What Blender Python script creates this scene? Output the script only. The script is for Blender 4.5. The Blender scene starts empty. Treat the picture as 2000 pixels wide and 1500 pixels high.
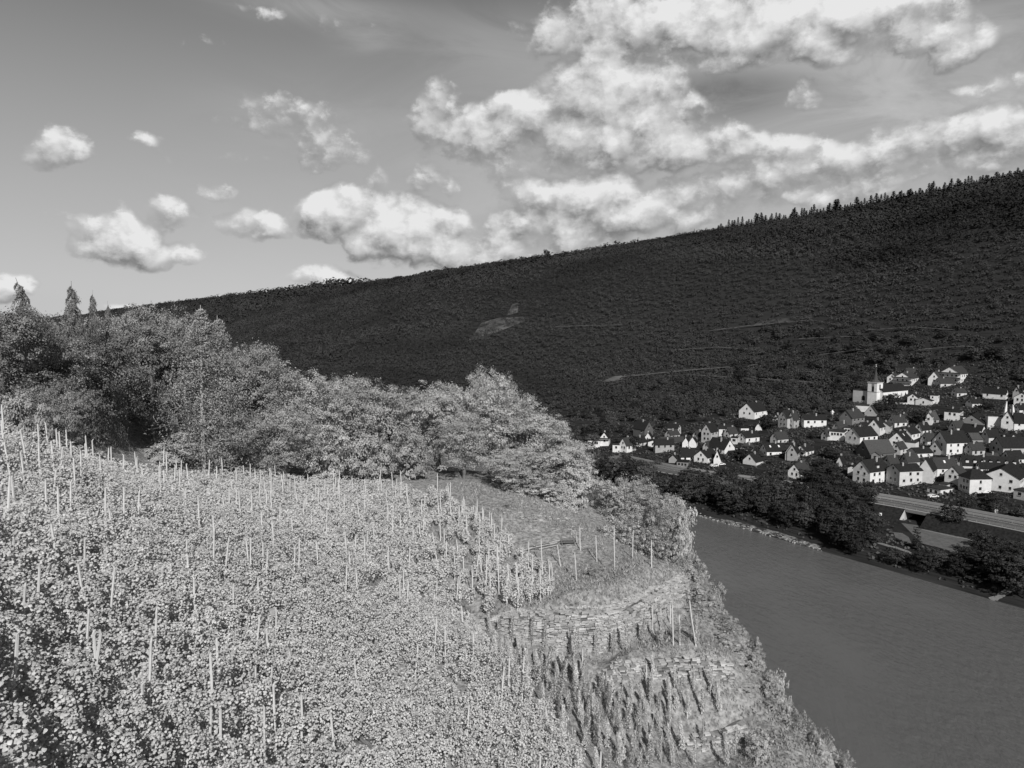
import bpy, math, random
import numpy as np
from mathutils import Vector, Matrix

rng = np.random.default_rng(7)
random.seed(7)
S = bpy.context.scene
COL = S.collection

# ------------------------------------------------------------------ camera
CAMZ = 80.0
PITCH = math.radians(5.123)
cam_d = bpy.data.cameras.new('camera')
cam = bpy.data.objects.new('camera', cam_d)
COL.objects.link(cam)
cam.location = (0, 0, CAMZ)
cam.rotation_euler = (math.radians(90) - PITCH, 0, 0)
cam_d.sensor_width = 36.0
cam_d.lens = 26.1
cam_d.clip_start = 0.5
cam_d.clip_end = 30000
S.camera = cam

# ------------------------------------------------------------------ view
S.view_settings.view_transform = 'Standard'
S.view_settings.look = 'None'
S.view_settings.gamma = 1
S.view_settings.exposure = 0.0
S.view_settings.use_curve_mapping = False
S.render.engine = 'CYCLES'

# ------------------------------------------------------------------ sun
SUN_EL = math.radians(36)
SUN_AZ = np.array([0.20, -0.98])          # horizontal direction towards the sun
SUN_AZ = SUN_AZ / np.linalg.norm(SUN_AZ)
sd = Vector((SUN_AZ[0] * math.cos(SUN_EL), SUN_AZ[1] * math.cos(SUN_EL), math.sin(SUN_EL)))
sl = bpy.data.lights.new('sun', 'SUN')
sl.energy = 4.3
sl.angle = math.radians(0.5)
sl.color = (1.0, 0.985, 0.965)
sun = bpy.data.objects.new('sun', sl)
COL.objects.link(sun)
sun.rotation_euler = sd.to_track_quat('Z', 'Y').to_euler()
sun.location = (0, -50, 300)

# ------------------------------------------------------------------ projection helpers
CP, SP = math.cos(PITCH), math.sin(PITCH)
def ray(px, py):
    u = (px - 1000) / 1450.0; v = (750 - py) / 1450.0
    return np.array([u, CP + v * SP, -SP + v * CP])
def atY(px, py, Y):
    d = ray(px, py); k = Y / d[1]
    return np.array([d[0] * k, Y, CAMZ + d[2] * k])
def atZ(px, py, z):
    d = ray(px, py); k = (z - CAMZ) / d[2]
    return np.array([d[0] * k, d[1] * k, z])
def proj(x, y, z):
    zc = z - CAMZ
    dep = y * CP - zc * SP
    up = y * SP + zc * CP
    dep = np.maximum(dep, 1e-3)
    return 1000 + 1450 * x / dep, 750 - 1450 * up / dep

# ------------------------------------------------------------------ world: physical sky + cumulus
W = bpy.data.worlds.new('World'); S.world = W
W.use_nodes = True
nt = W.node_tree; nt.nodes.clear()
def N(tree, t, **kw):
    n = tree.nodes.new(t)
    for k, v in kw.items(): setattr(n, k, v)
    return n
def M2(tree, op, a, b=None, c=None, clamp=False):
    n = tree.nodes.new('ShaderNodeMath'); n.operation = op; n.use_clamp = clamp
    for i, q in enumerate((a, b, c)):
        if q is None: continue
        if isinstance(q, (int, float)): n.inputs[i].default_value = q
        else: tree.links.new(q, n.inputs[i])
    return n.outputs[0]
def V2(tree, op, a, b=None):
    n = tree.nodes.new('ShaderNodeVectorMath'); n.operation = op
    for i, q in enumerate((a, b)):
        if q is None: continue
        if isinstance(q, (tuple, list)): n.inputs[i].default_value = q
        else: tree.links.new(q, n.inputs[i])
    return n
# clouds: (px, py, rx, ry, weight) converted to azimuth / elevation
CL = [(92,285,55,44,.72),(240,462,80,46,1.05),(310,490,100,24,.7),(340,420,60,34,.6),(490,435,62,28,.72),(15,560,60,30,.8),
 (560,230,95,42,.42),(630,288,85,44,.52),(690,60,60,36,.35),(850,225,52,62,.7),(930,240,90,55,.75),(1015,225,55,52,.9),
 (1160,175,100,70,1.25),(1255,165,80,40,.95),(1200,245,160,75,1.0),(1330,280,130,50,.9),(1180,45,150,60,.9),(1350,50,200,62,1.0),
 (1560,60,200,58,1.0),(1700,35,160,60,1.0),(1885,72,80,44,.72),(1800,62,110,50,.85),(1500,115,300,26,.6),(700,420,115,48,1.1),(800,462,130,60,1.1),
 (625,430,50,42,1.0),(890,490,170,40,.9),(640,545,80,30,.85),(1030,385,55,38,.9),(1150,380,110,46,1.1),(1110,435,160,50,.85),
 (1250,430,170,44,.9),(1360,395,160,44,.6),(1600,335,200,55,.6),(1750,290,230,36,.7),(1900,255,200,45,.7),(1960,160,80,30,.5),
 (1500,360,170,50,.65),(1850,330,230,40,.5),(1568,180,50,26,.55),(850,350,48,40,.5),(745,355,40,28,.4),(475,310,45,14,.36),
 (1450,290,160,34,.8),(420,370,40,22,.35),(270,285,40,18,.35),(330,320,30,20,.25),(120,420,40,14,.2),
 (270,600,46,12,.9),(1020,290,200,60,.5),(400,90,90,14,.2),(500,20,80,14,.35)]
def azel(px, py):
    d = ray(px, py); d = d / np.linalg.norm(d)
    return math.atan2(d[0], d[1]), math.asin(d[2])
grp = bpy.data.node_groups.new('cloud_density', 'ShaderNodeTree')
grp.interface.new_socket('P', in_out='INPUT', socket_type='NodeSocketVector')
grp.interface.new_socket('D', in_out='OUTPUT', socket_type='NodeSocketFloat')
gi = N(grp, 'NodeGroupInput'); go = N(grp, 'NodeGroupOutput')
# warp + fractal noise
n1 = N(grp, 'ShaderNodeTexNoise'); n1.noise_dimensions = '2D'
n1.inputs['Scale'].default_value = 9.0; n1.inputs['Detail'].default_value = 3.0
grp.links.new(gi.outputs[0], n1.inputs['Vector'])
wv = V2(grp, 'SUBTRACT', n1.outputs['Color'], (.5, .5, .5))
ws = V2(grp, 'MULTIPLY', wv.outputs[0], (.055, .05, 0))
pp = V2(grp, 'ADD', gi.outputs[0], ws.outputs[0])
acc = None
for (px, py, rx, ry, w) in CL:
    a, e = azel(px, py); a2, _ = azel(px + rx, py); _, e2 = azel(px, py - ry)
    sa = abs(a2 - a); se = abs(e2 - e)
    s_ = V2(grp, 'SUBTRACT', pp.outputs[0], (a, e, 0))
    m_ = V2(grp, 'MULTIPLY', s_.outputs[0], (1 / sa, 1 / se, 0))
    l_ = V2(grp, 'DOT_PRODUCT', m_.outputs[0], m_.outputs[0])
    f_ = M2(grp, 'MULTIPLY_ADD', l_.outputs['Value'], -0.85 * (w + .2), w * 1.75 - .12)
    acc = f_ if acc is None else M2(grp, 'SMOOTH_MAX', acc, f_, .45)
acc = M2(grp, 'MAXIMUM', acc, -0.6)
# further clouds of the same kind all over the sky (behind and beside the view)
n0 = N(grp, 'ShaderNodeTexNoise'); n0.noise_dimensions = '2D'
n0.inputs['Scale'].default_value = 2.6; n0.inputs['Detail'].default_value = 2.0
grp.links.new(gi.outputs[0], n0.inputs['Vector'])
sx = N(grp, 'ShaderNodeSeparateXYZ'); grp.links.new(gi.outputs[0], sx.inputs[0])
far = M2(grp, 'MULTIPLY', M2(grp, 'SUBTRACT', M2(grp, 'ABSOLUTE', sx.outputs[0]), .66), 5.0, clamp=True)
gen = M2(grp, 'MULTIPLY_ADD', n0.outputs['Fac'], 4.0, -1.9)
acc = M2(grp, 'MAXIMUM', acc, M2(grp, 'ADD', M2(grp, 'MULTIPLY', gen, far), M2(grp, 'MULTIPLY', M2(grp, 'SUBTRACT', 1.0, far), -0.6)))
mp = N(grp, 'ShaderNodeVectorMath', operation='MULTIPLY'); mp.inputs[1].default_value = (1, 1.35, 1)
grp.links.new(gi.outputs[0], mp.inputs[0])
n2 = N(grp, 'ShaderNodeTexNoise'); n2.noise_dimensions = '2D'
n2.inputs['Scale'].default_value = 17.0; n2.inputs['Detail'].default_value = 9.0; n2.inputs['Roughness'].default_value = .6
n2.inputs['Distortion'].default_value = 0.0
grp.links.new(mp.outputs[0], n2.inputs['Vector'])
dn = M2(grp, 'MULTIPLY_ADD', n2.outputs['Fac'], 2.2, -1.22)
wn = V2(grp, 'MULTIPLY', V2(grp, 'SUBTRACT', n2.outputs['Color'], (.5, .5, .5)).outputs[0], (.07, .07, 0))
pv = V2(grp, 'ADD', mp.outputs[0], wn.outputs[0])
for sc_, am in ((21.0, .38), (52.0, .24)):
    vo = N(grp, 'ShaderNodeTexVoronoi'); vo.voronoi_dimensions = '2D'; vo.feature = 'SMOOTH_F1'; vo.inputs['Scale'].default_value = sc_; vo.inputs['Smoothness'].default_value = .35
    grp.links.new(pv.outputs[0], vo.inputs['Vector'])
    dn = M2(grp, 'ADD', dn, M2(grp, 'MULTIPLY_ADD', vo.outputs['Distance'], -am * 1.5, am * .58))
out = M2(grp, 'ADD', acc, dn)
grp.links.new(out, go.inputs[0])

tc = N(nt, 'ShaderNodeTexCoord')
sp = N(nt, 'ShaderNodeSeparateXYZ'); nt.links.new(tc.outputs['Generated'], sp.inputs[0])
az = M2(nt, 'ARCTAN2', sp.outputs[0], sp.outputs[1]); el = M2(nt, 'ARCSINE', sp.outputs[2])
cb = N(nt, 'ShaderNodeCombineXYZ'); nt.links.new(az, cb.inputs[0]); nt.links.new(el, cb.inputs[1])
g1 = N(nt, 'ShaderNodeGroup'); g1.node_tree = grp; nt.links.new(cb.outputs[0], g1.inputs[0])
of = V2(nt, 'ADD', cb.outputs[0], (.005, .019, 0))
g2 = N(nt, 'ShaderNodeGroup'); g2.node_tree = grp; nt.links.new(of.outputs[0], g2.inputs[0])
D1, D2 = g1.outputs[0], g2.outputs[0]
mr = N(nt, 'ShaderNodeMapRange'); mr.interpolation_type = 'SMOOTHSTEP'
nt.links.new(D1, mr.inputs['Value']); mr.inputs['From Min'].default_value = -.04; mr.inputs['From Max'].default_value = .82
alpha = mr.outputs[0]
lit = M2(nt, 'SUBTRACT', D1, D2)
lit = M2(nt, 'MULTIPLY_ADD', lit, .34, .40)
thick = M2(nt, 'MULTIPLY_ADD', M2(nt, 'MINIMUM', M2(nt, 'MAXIMUM', D1, 0.0), 1.7), .24, 0.0)
cl = M2(nt, 'ADD', lit, thick)
cl = M2(nt, 'MAXIMUM', M2(nt, 'MINIMUM', cl, 1.0), .26)
sky = N(nt, 'ShaderNodeTexSky', sky_type='NISHITA')
sky.sun_disc = False
sky.sun_elevation = SUN_EL
sky.sun_rotation = math.atan2(SUN_AZ[0], SUN_AZ[1])
bw = N(nt, 'ShaderNodeRGBToBW'); nt.links.new(sky.outputs[0], bw.inputs[0])
SKY_STR = 0.1
skyv = M2(nt, 'MULTIPLY', bw.outputs[0], 1.0)
# red-filter rendering: blue deepens with elevation
dk = N(nt, 'ShaderNodeMapRange'); nt.links.new(el, dk.inputs['Value'])
dk.inputs['From Min'].default_value = 0.0; dk.inputs['From Max'].default_value = .50
dk.inputs['To Min'].default_value = .60; dk.inputs['To Max'].default_value = .06
skyv = M2(nt, 'MULTIPLY', dk.outputs[0], 1 / SKY_STR)
skyv = M2(nt, 'ADD', M2(nt, 'MULTIPLY', skyv, .93), M2(nt, 'MULTIPLY', bw.outputs[0], .04))
# thin grey veil between the heaps on the right and a few wisps
vacc = None
for (px, py, rx, ry, w) in [(1650,260,560,150,1.1),(1350,350,360,100,1.0),(1400,90,420,80,.75),(930,430,330,70,.45),(620,15,170,30,.5),(720,75,60,30,.35),(930,80,120,60,.22),(570,240,150,70,.35),(1900,160,260,90,.6),(300,440,160,70,.22),(1000,260,260,80,.3),(60,600,200,40,.25)]:
    a, e = azel(px, py); a2, _ = azel(px + rx, py); _, e2 = azel(px, py - ry)
    m_ = V2(nt, 'MULTIPLY', V2(nt, 'SUBTRACT', cb.outputs[0], (a, e, 0)).outputs[0], (1 / abs(a2 - a), 1 / abs(e2 - e), 0))
    l_ = V2(nt, 'DOT_PRODUCT', m_.outputs[0], m_.outputs[0])
    f_ = M2(nt, 'MULTIPLY', M2(nt, 'EXPONENT', M2(nt, 'MULTIPLY', l_.outputs['Value'], -.9)), w)
    vacc = f_ if vacc is None else M2(nt, 'ADD', vacc, f_)
vn = N(nt, 'ShaderNodeTexNoise'); vn.noise_dimensions = '2D'; vn.inputs['Scale'].default_value = 5.5; vn.inputs['Detail'].default_value = 8; vn.inputs['Roughness'].default_value = .62; vn.inputs['Distortion'].default_value = .6
vm = V2(nt, 'MULTIPLY', cb.outputs[0], (1, 2.6, 1)); nt.links.new(vm.outputs[0], vn.inputs['Vector'])
va = M2(nt, 'MULTIPLY', M2(nt, 'MINIMUM', vacc, 1.0), M2(nt, 'MULTIPLY_ADD', vn.outputs['Fac'], 2.6, -.5, clamp=True), clamp=True)
# darker base of the heap on the right
a, e = azel(1400, 190); a2, _ = azel(1560, 190); _, e2 = azel(1400, 145)
m_ = V2(nt, 'MULTIPLY', V2(nt, 'SUBTRACT', cb.outputs[0], (a, e, 0)).outputs[0], (1 / abs(a2 - a), 1 / abs(e2 - e), 0))
dkc = M2(nt, 'EXPONENT', M2(nt, 'MULTIPLY', V2(nt, 'DOT_PRODUCT', m_.outputs[0], m_.outputs[0]).outputs['Value'], -1.0))
vt = M2(nt, 'MULTIPLY_ADD', dkc, -.2, .43)
vt = M2(nt, 'ADD', vt, M2(nt, 'MULTIPLY_ADD', vn.outputs['Fac'], .30, -.15))
mv = N(nt, 'ShaderNodeMix', data_type='FLOAT'); nt.links.new(va, mv.inputs[0]); nt.links.new(skyv, mv.inputs[2]); nt.links.new(M2(nt, 'MULTIPLY', vt, 1 / SKY_STR), mv.inputs[3])
mv2 = N(nt, 'ShaderNodeMix', data_type='FLOAT'); nt.links.new(M2(nt, 'MULTIPLY', dkc, M2(nt, 'MULTIPLY_ADD', vn.outputs['Fac'], 3.4, -1.15, clamp=True), clamp=True), mv2.inputs[0]); nt.links.new(mv.outputs[0], mv2.inputs[2]); mv2.inputs[3].default_value = .11 / SKY_STR
skyv = mv2.outputs[0]
mx = N(nt, 'ShaderNodeMix', data_type='FLOAT')
nt.links.new(alpha, mx.inputs[0]); nt.links.new(skyv, mx.inputs[2])
nt.links.new(M2(nt, 'MULTIPLY', cl, .80 / SKY_STR), mx.inputs[3])
bg = N(nt, 'ShaderNodeBackground'); bg.inputs['Strength'].default_value = SKY_STR
nt.links.new(mx.outputs[0], bg.inputs['Color'])
wo = N(nt, 'ShaderNodeOutputWorld'); nt.links.new(bg.outputs[0], wo.inputs['Surface'])

# ------------------------------------------------------------------ materials
MATS = {}
def mat(name, v, v2=None, scale=3.0, rough=.85, detail=6, bump=0.0, bscale=None, coord='Object', stretch=(1, 1, 1), thr=(.35, .65)):
    if name in MATS: return MATS[name]
    m = bpy.data.materials.new(name); m.use_nodes = True
    t = m.node_tree; b = t.nodes['Principled BSDF']
    b.inputs['Roughness'].default_value = rough
    b.inputs['Specular IOR Level'].default_value = .25 if rough < .8 else 0.0
    if v2 is None:
        b.inputs['Base Color'].default_value = (v, v, v, 1)
    else:
        c = N(t, 'ShaderNodeTexCoord')
        mp = N(t, 'ShaderNodeMapping'); mp.inputs['Scale'].default_value = stretch
        t.links.new(c.outputs[coord], mp.inputs[0])
        n = N(t, 'ShaderNodeTexNoise'); n.inputs['Scale'].default_value = scale; n.inputs['Detail'].default_value = detail
        n.inputs['Roughness'].default_value = .65
        t.links.new(mp.outputs[0], n.inputs['Vector'])
        r = N(t, 'ShaderNodeMapRange'); t.links.new(n.outputs['Fac'], r.inputs['Value'])
        r.inputs['From Min'].default_value, r.inputs['From Max'].default_value = thr
        r.inputs['To Min'].default_value = v; r.inputs['To Max'].default_value = v2
        t.links.new(r.outputs[0], b.inputs['Base Color'])
        if bump:
            bp = N(t, 'ShaderNodeBump'); bp.inputs['Strength'].default_value = 1; bp.inputs['Distance'].default_value = bump
            n3 = N(t, 'ShaderNodeTexNoise'); n3.inputs['Scale'].default_value = bscale or scale; n3.inputs['Detail'].default_value = 8
            t.links.new(mp.outputs[0], n3.inputs['Vector'])
            t.links.new(n3.outputs['Fac'], bp.inputs['Height']); t.links.new(bp.outputs[0], b.inputs['Normal'])
    MATS[name] = m
    return m
def leafmat(name, transl=.25, use_obj=True, base=.1, tmin=.6, tmax=1.4, gloss=True):
    """leaf: base grey of its kind (object colour) times a per-leaf tone"""
    m = bpy.data.materials.new(name); m.use_nodes = True
    t = m.node_tree; t.nodes.clear()
    at = N(t, 'ShaderNodeAttribute', attribute_name='tone')
    r = N(t, 'ShaderNodeMapRange'); t.links.new(at.outputs['Fac'], r.inputs['Value'])
    r.inputs['To Min'].default_value = tmin; r.inputs['To Max'].default_value = tmax
    if use_obj:
        oi = N(t, 'ShaderNodeObjectInfo'); bwn = N(t, 'ShaderNodeRGBToBW'); t.links.new(oi.outputs['Color'], bwn.inputs[0])
        v = M2(t, 'MULTIPLY', bwn.outputs[0], r.outputs[0])
    else:
        v = M2(t, 'MULTIPLY', r.outputs[0], base)
    d = N(t, 'ShaderNodeBsdfDiffuse'); t.links.new(v, d.inputs['Color'])
    tr = N(t, 'ShaderNodeBsdfTranslucent'); t.links.new(v, tr.inputs['Color'])
    g = N(t, 'ShaderNodeBsdfGlossy'); g.inputs['Roughness'].default_value = .45; g.inputs['Color'].default_value = (.5, .5, .5, 1)
    mx = N(t, 'ShaderNodeMixShader'); mx.inputs[0].default_value = transl
    t.links.new(d.outputs[0], mx.inputs[1]); t.links.new(tr.outputs[0], mx.inputs[2])
    last = mx.outputs[0]
    if not use_obj and gloss:
        m3 = N(t, 'ShaderNodeMixShader'); m3.inputs[0].default_value = .035
        t.links.new(last, m3.inputs[1]); t.links.new(g.outputs[0], m3.inputs[2]); last = m3.outputs[0]
    o = N(t, 'ShaderNodeOutputMaterial'); t.links.new(last, o.inputs['Surface'])
    return m
M_LEAF = leafmat('tree_leaves', .2)
M_VINE = leafmat('vine_leaves', .14, False, .50, .48, 1.28)
M_FOREST = leafmat('forest_leaves', 0.05, False, .038, .55, 1.55, False)
M_GRASS = leafmat('grass_blades', .2, False, .36, .55, 1.3)
M_BARK = mat('bark', .10, .22, 6)
M_PALEBARK = mat('pale_bark', .35, .5, 6)
M_POST = mat('weathered_stake_wood', .5, .75, 2.2, stretch=(3, 3, .6))
M_WINDOW = mat('window_glass', .025, rough=.15)
M_FRAME = mat('window_frame_paint', .7)
M_DARKMETAL = mat('dark_metal', .05, rough=.5)

# ------------------------------------------------------------------ object helpers
def tag(o, label=None, cat=None, group=None, kind=None):
    if label: o['label'] = label
    if cat: o['category'] = cat
    if group: o['group'] = group
    if kind: o['kind'] = kind
    return o
def link(name, me, m=None, parent=None, loc=None):
    o = bpy.data.objects.new(name, me); COL.objects.link(o)
    if m is not None and not me.materials: me.materials.append(m)
    if parent is not None: o.parent = parent
    if loc is not None: o.location = loc
    return o
def empty(name, loc, rz=0):
    o = bpy.data.objects.new(name, None); COL.objects.link(o)
    o.location = loc; o.rotation_euler = (0, 0, rz); o.empty_display_size = .3
    return o
def fast_mesh(name, V, loops, starts, totals, tone=None, smooth=False):
    me = bpy.data.meshes.new(name)
    me.vertices.add(len(V)); me.vertices.foreach_set('co', np.ascontiguousarray(V, dtype=np.float32).ravel())
    me.loops.add(len(loops)); me.loops.foreach_set('vertex_index', np.ascontiguousarray(loops, dtype=np.int32))
    me.polygons.add(len(starts)); me.polygons.foreach_set('loop_start', np.ascontiguousarray(starts, dtype=np.int32))
    try: me.polygons.foreach_set('loop_total', np.ascontiguousarray(totals, dtype=np.int32))
    except Exception: pass
    if smooth: me.polygons.foreach_set('use_smooth', np.ones(len(starts), dtype=bool))
    me.update(calc_edges=True)
    if tone is not None:
        a = me.attributes.new('tone', 'FLOAT', 'FACE'); a.data.foreach_set('value', np.ascontiguousarray(tone, dtype=np.float32))
    return me
def basis(Nn, r=rng):
    n = Nn / (np.linalg.norm(Nn, axis=1, keepdims=True) + 1e-9)
    a = r.normal(size=n.shape); u = np.cross(n, a); u /= (np.linalg.norm(u, axis=1, keepdims=True) + 1e-9)
    v = np.cross(n, u)
    return n, u, v
def leaf_mesh(name, P, Nn, size, kind='quad', tone=None, aspect=.75, bend=.25):
    n, u, v = basis(Nn); K = len(P); s = size[:, None]
    if tone is None: tone = rng.random(K)
    if kind == 'quad':   # diamond leaf, folded slightly along its midrib
        A = P - u * s * .5; B = P + v * s * .5 * aspect + n * s * bend * .3; C_ = P + u * s * .5; D_ = P - v * s * .5 * aspect + n * s * bend * .3
        V = np.stack([A, B, C_, D_], 1).reshape(-1, 3)
        loops = np.arange(K * 4); starts = np.arange(K) * 4
        return fast_mesh(name, V, loops, starts, np.full(K, 4), tone)
    # lobed vine leaf: centre + 7 rim points
    ang = np.array([90, 40, -10, -62, -118, 190, 140]) * math.pi / 180
    rad = np.array([.55, .42, .50, .40, .40, .50, .42])
    pts = [P]
    for a, r_ in zip(ang, rad):
        jit = 1 + .18 * (rng.random((K, 1)) - .5)
        pts.append(P + (u * math.cos(a) + v * math.sin(a)) * s * r_ * jit - n * s * (.10 + bend * .35 * rng.random((K, 1))))
    V = np.stack(pts, 1).reshape(-1, 3)
    k = 8; tri = []
    for i in range(7): tri += [0, 1 + i, 1 + (i + 1) % 7]
    tri = np.array(tri)
    loops = (np.arange(K)[:, None] * k + tri[None, :]).ravel()
    nf = K * 7
    return fast_mesh(name, V, loops, np.arange(nf) * 3, np.full(nf, 3), np.repeat(tone, 7))
class MB:
    def __init__(s): s.v = []; s.f = []
    def quadbox(s, c8):
        b = len(s.v); s.v += [tuple(p) for p in c8]
        for f in ((0, 3, 2, 1), (4, 5, 6, 7), (0, 1, 5, 4), (1, 2, 6, 5), (2, 3, 7, 6), (3, 0, 4, 7)): s.f.append(tuple(b + i for i in f))
    def box(s, x0, y0, z0, x1, y1, z1):
        s.quadbox([(x0, y0, z0), (x1, y0, z0), (x1, y1, z0), (x0, y1, z0), (x0, y0, z1), (x1, y0, z1), (x1, y1, z1), (x0, y1, z1)])
    def tube(s, p, q, r0, r1, n=6):
        p = Vector(p); q = Vector(q); d = (q - p)
        if d.length < 1e-6: return
        d.normalize(); a = d.orthogonal().normalized(); c = d.cross(a); b = len(s.v)
        for (o, r) in ((p, r0), (q, r1)):
            for i in range(n):
                t = 2 * math.pi * i / n; s.v.append(tuple(o + a * math.cos(t) * r + c * math.sin(t) * r))
        for i in range(n):
            j = (i + 1) % n; s.f.append((b + i, b + j, b + n + j, b + n + i))
        s.f.append(tuple(b + n + i for i in range(n))); s.f.append(tuple(b + i for i in reversed(range(n))))
    def poly(s, pts, faces):
        b = len(s.v); s.v += [tuple(p) for p in pts]; s.f += [tuple(b + i for i in f) for f in faces]
    def mesh(s, name, smooth=False):
        me = bpy.data.meshes.new(name); me.from_pydata(s.v, [], s.f); me.update()
        import bmesh
        bm = bmesh.new(); bm.from_mesh(me); bmesh.ops.recalc_face_normals(bm, faces=bm.faces); bm.to_mesh(me); bm.free()
        if smooth: me.polygons.foreach_set('use_smooth', np.ones(len(me.polygons), dtype=bool))
        return me
    def build(s, name, m, parent=None, loc=None, smooth=False): return link(name, s.mesh(name, smooth), m, parent, loc)
def vnoise(x, y, seed=0):
    """cheap smooth value noise"""
    def h(i, j): 
        q = np.sin(i * 127.1 + j * 311.7 + seed * 74.7) * 43758.5453
        return q - np.floor(q)
    xi, yi = np.floor(x), np.floor(y); fx, fy = x - xi, y - yi
    fx = fx * fx * (3 - 2 * fx); fy = fy * fy * (3 - 2 * fy)
    return (h(xi, yi) * (1 - fx) + h(xi + 1, yi) * fx) * (1 - fy) + (h(xi, yi + 1) * (1 - fx) + h(xi + 1, yi + 1) * fx) * fy
def fbm(x, y, seed=0, o=4):
    a = 0; w = .5
    for k in range(o): a = a + w * vnoise(x * 2 ** k, y * 2 ** k, seed + k); w *= .5
    return a
def grid_mesh(name, X, Y, Z, smooth=True):
    ny, nx = X.shape
    V = np.stack([X, Y, Z], -1).reshape(-1, 3)
    i = np.arange(nx * ny).reshape(ny, nx)
    q = np.stack([i[:-1, :-1], i[:-1, 1:], i[1:, 1:], i[1:, :-1]], -1).reshape(-1, 4)
    k = len(q)
    return fast_mesh(name, V, q.ravel(), np.arange(k) * 4, np.full(k, 4), None, smooth)

# ================================================================== FAR TERRAIN (river bank frame: s upstream, t away from river)
P0 = np.array([134.0, 209.0]); DS = np.array([-.563, .826]); DS /= np.linalg.norm(DS); DN = np.array([DS[1], -DS[0]])
def st(x, y):
    rx, ry = x - P0[0], y - P0[1]
    return rx * DS[0] + ry * DS[1], rx * DN[0] + ry * DN[1]
def xy(s, t): return P0[0] + s * DS[0] + t * DN[0], P0[1] + s * DS[1] + t * DN[1]
TT = np.array([-1000, -150, -135, -3, 0, 5, 14, 50, 90, 150, 240, 290, 340, 430, 520, 570, 600, 640, 720, 1000, 1600])
TF = np.array([0, 0, 0, 0, 0, 0, 0, 0, 0, 0, 0, .0, .19, .50, .80, .93, 1.0, 1.01, .98, .9, .8])
TB = np.array([-4, -4, -3.5, -2.5, .15, 1.8, 3.6, 5.0, 9, 15, 26, 38, 38, 38, 38, 38, 38, 38, 38, 38, 38])
def zfar(s, t):
    w_ = np.clip((s - 250) / 330, 0, 1); w_ = w_ * w_ * (3 - 2 * w_)
    H = np.interp(s, [-800, 222, 420, 1019, 2133, 6605, 9000], [215, 216, 203, 185, 163, 134, 120])
    b = np.interp(t, TT, TB); f = np.interp(t, TT, TF)
    z = b + f * (H - 38)
    z2_ = np.interp(t, [-150, -135, -3, 0, 5, 14, 40, 600, 640, 720, 1000, 1600], [-4, -3.5, -2.5, .15, 1.8, 3.6, 6, 0, 0, 0, 0, 0]) + np.interp(t, [40, 250, 450, 600, 640, 1600], [0, .33, .78, 1, 1.01, .85]) * H
    z2_ = np.where(t < 40, np.interp(t, [-150, -135, -3, 0, 5, 14, 40], [-4, -3.5, -2.5, .15, 1.8, 3.6, 6]), np.maximum(z2_, 6))
    z = z * (1 - w_) + z2_ * w_
    k = np.clip((t - 300) / 120, 0, 1)
    z = z + k * (fbm(s / 160, t / 160, 3) - .47) * 16 * np.clip((640 - t) / 150, .15, 1)
    return z
def zfar_xy(x, y):
    s, t = st(np.asarray(x, float), np.asarray(y, float)); return zfar(s, t)
ss = np.concatenate([np.arange(-900, -200, 60), np.arange(-200, 1600, 9), np.arange(1600, 4000, 40), np.arange(4000, 14001, 200)])
ts = np.concatenate([np.arange(-1400, -160, 100), np.arange(-160, -6, 15), np.arange(-6, 60, 2.0), np.arange(60, 320, 5), np.arange(320, 700, 9), np.arange(700, 2600, 70)])
SS, TG = np.meshgrid(ss, ts)
Xf, Yf = xy(SS, TG); Zf = zfar(SS, TG)
M_FAR = mat('valley_grass_and_soil', .018, .042, .08, detail=8, coord='Generated')
m = MATS['valley_grass_and_soil']
t_ = m.node_tree
for n in t_.nodes:
    if n.type == 'TEX_NOISE': n.inputs['Scale'].default_value = 900
far_o = link('terrain', grid_mesh('terrain', Xf, Yf, Zf), M_FAR); tag(far_o, kind='structure')

# ================================================================== NEAR HILLSIDE
CTRL = []
def cp(px, py, Y, dz=0.0):
    p = atY(px, py, Y); CTRL.append((p[0], p[1], p[2] + dz))
VH = 1.65
for a in [(0,850,40),(0,1000,27),(0,1200,19),(0,1500,12),(-300,900,30),(-300,1500,9),(200,895,52),(200,1050,32),(200,1200,25),(200,1350,19),(200,1500,15.5),
          (450,915,68),(450,1050,44),(450,1200,33),(450,1350,26),(450,1500,21),(650,925,80),(650,1050,55),(650,1200,43),(650,1350,33.5),(650,1500,27),
          (830,1050,65),(830,1200,50),(830,1350,40),(830,1500,33),(450,1800,15),(830,1800,24),(0,1900,8)]:
    cp(*a, dz=-VH)
for a in [(870,945,86),(950,945,87),(1000,1000,78),(1080,1000,80),(1000,1050,73),(1130,1050,74),(1200,1115,66),(1270,1100,69),(1330,1115,68),(1050,1180,58.5),
          (940,1120,64),(1130,1160,61),(1000,1180,58.3),(1160,980,88),
          (1000,1350,44),(1000,1500,37),(1150,1500,41.5),(1100,1400,46),(1180,1420,47),(920,1250,53.5),(1000,1300,48.5)]:
    cp(*a)
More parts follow.
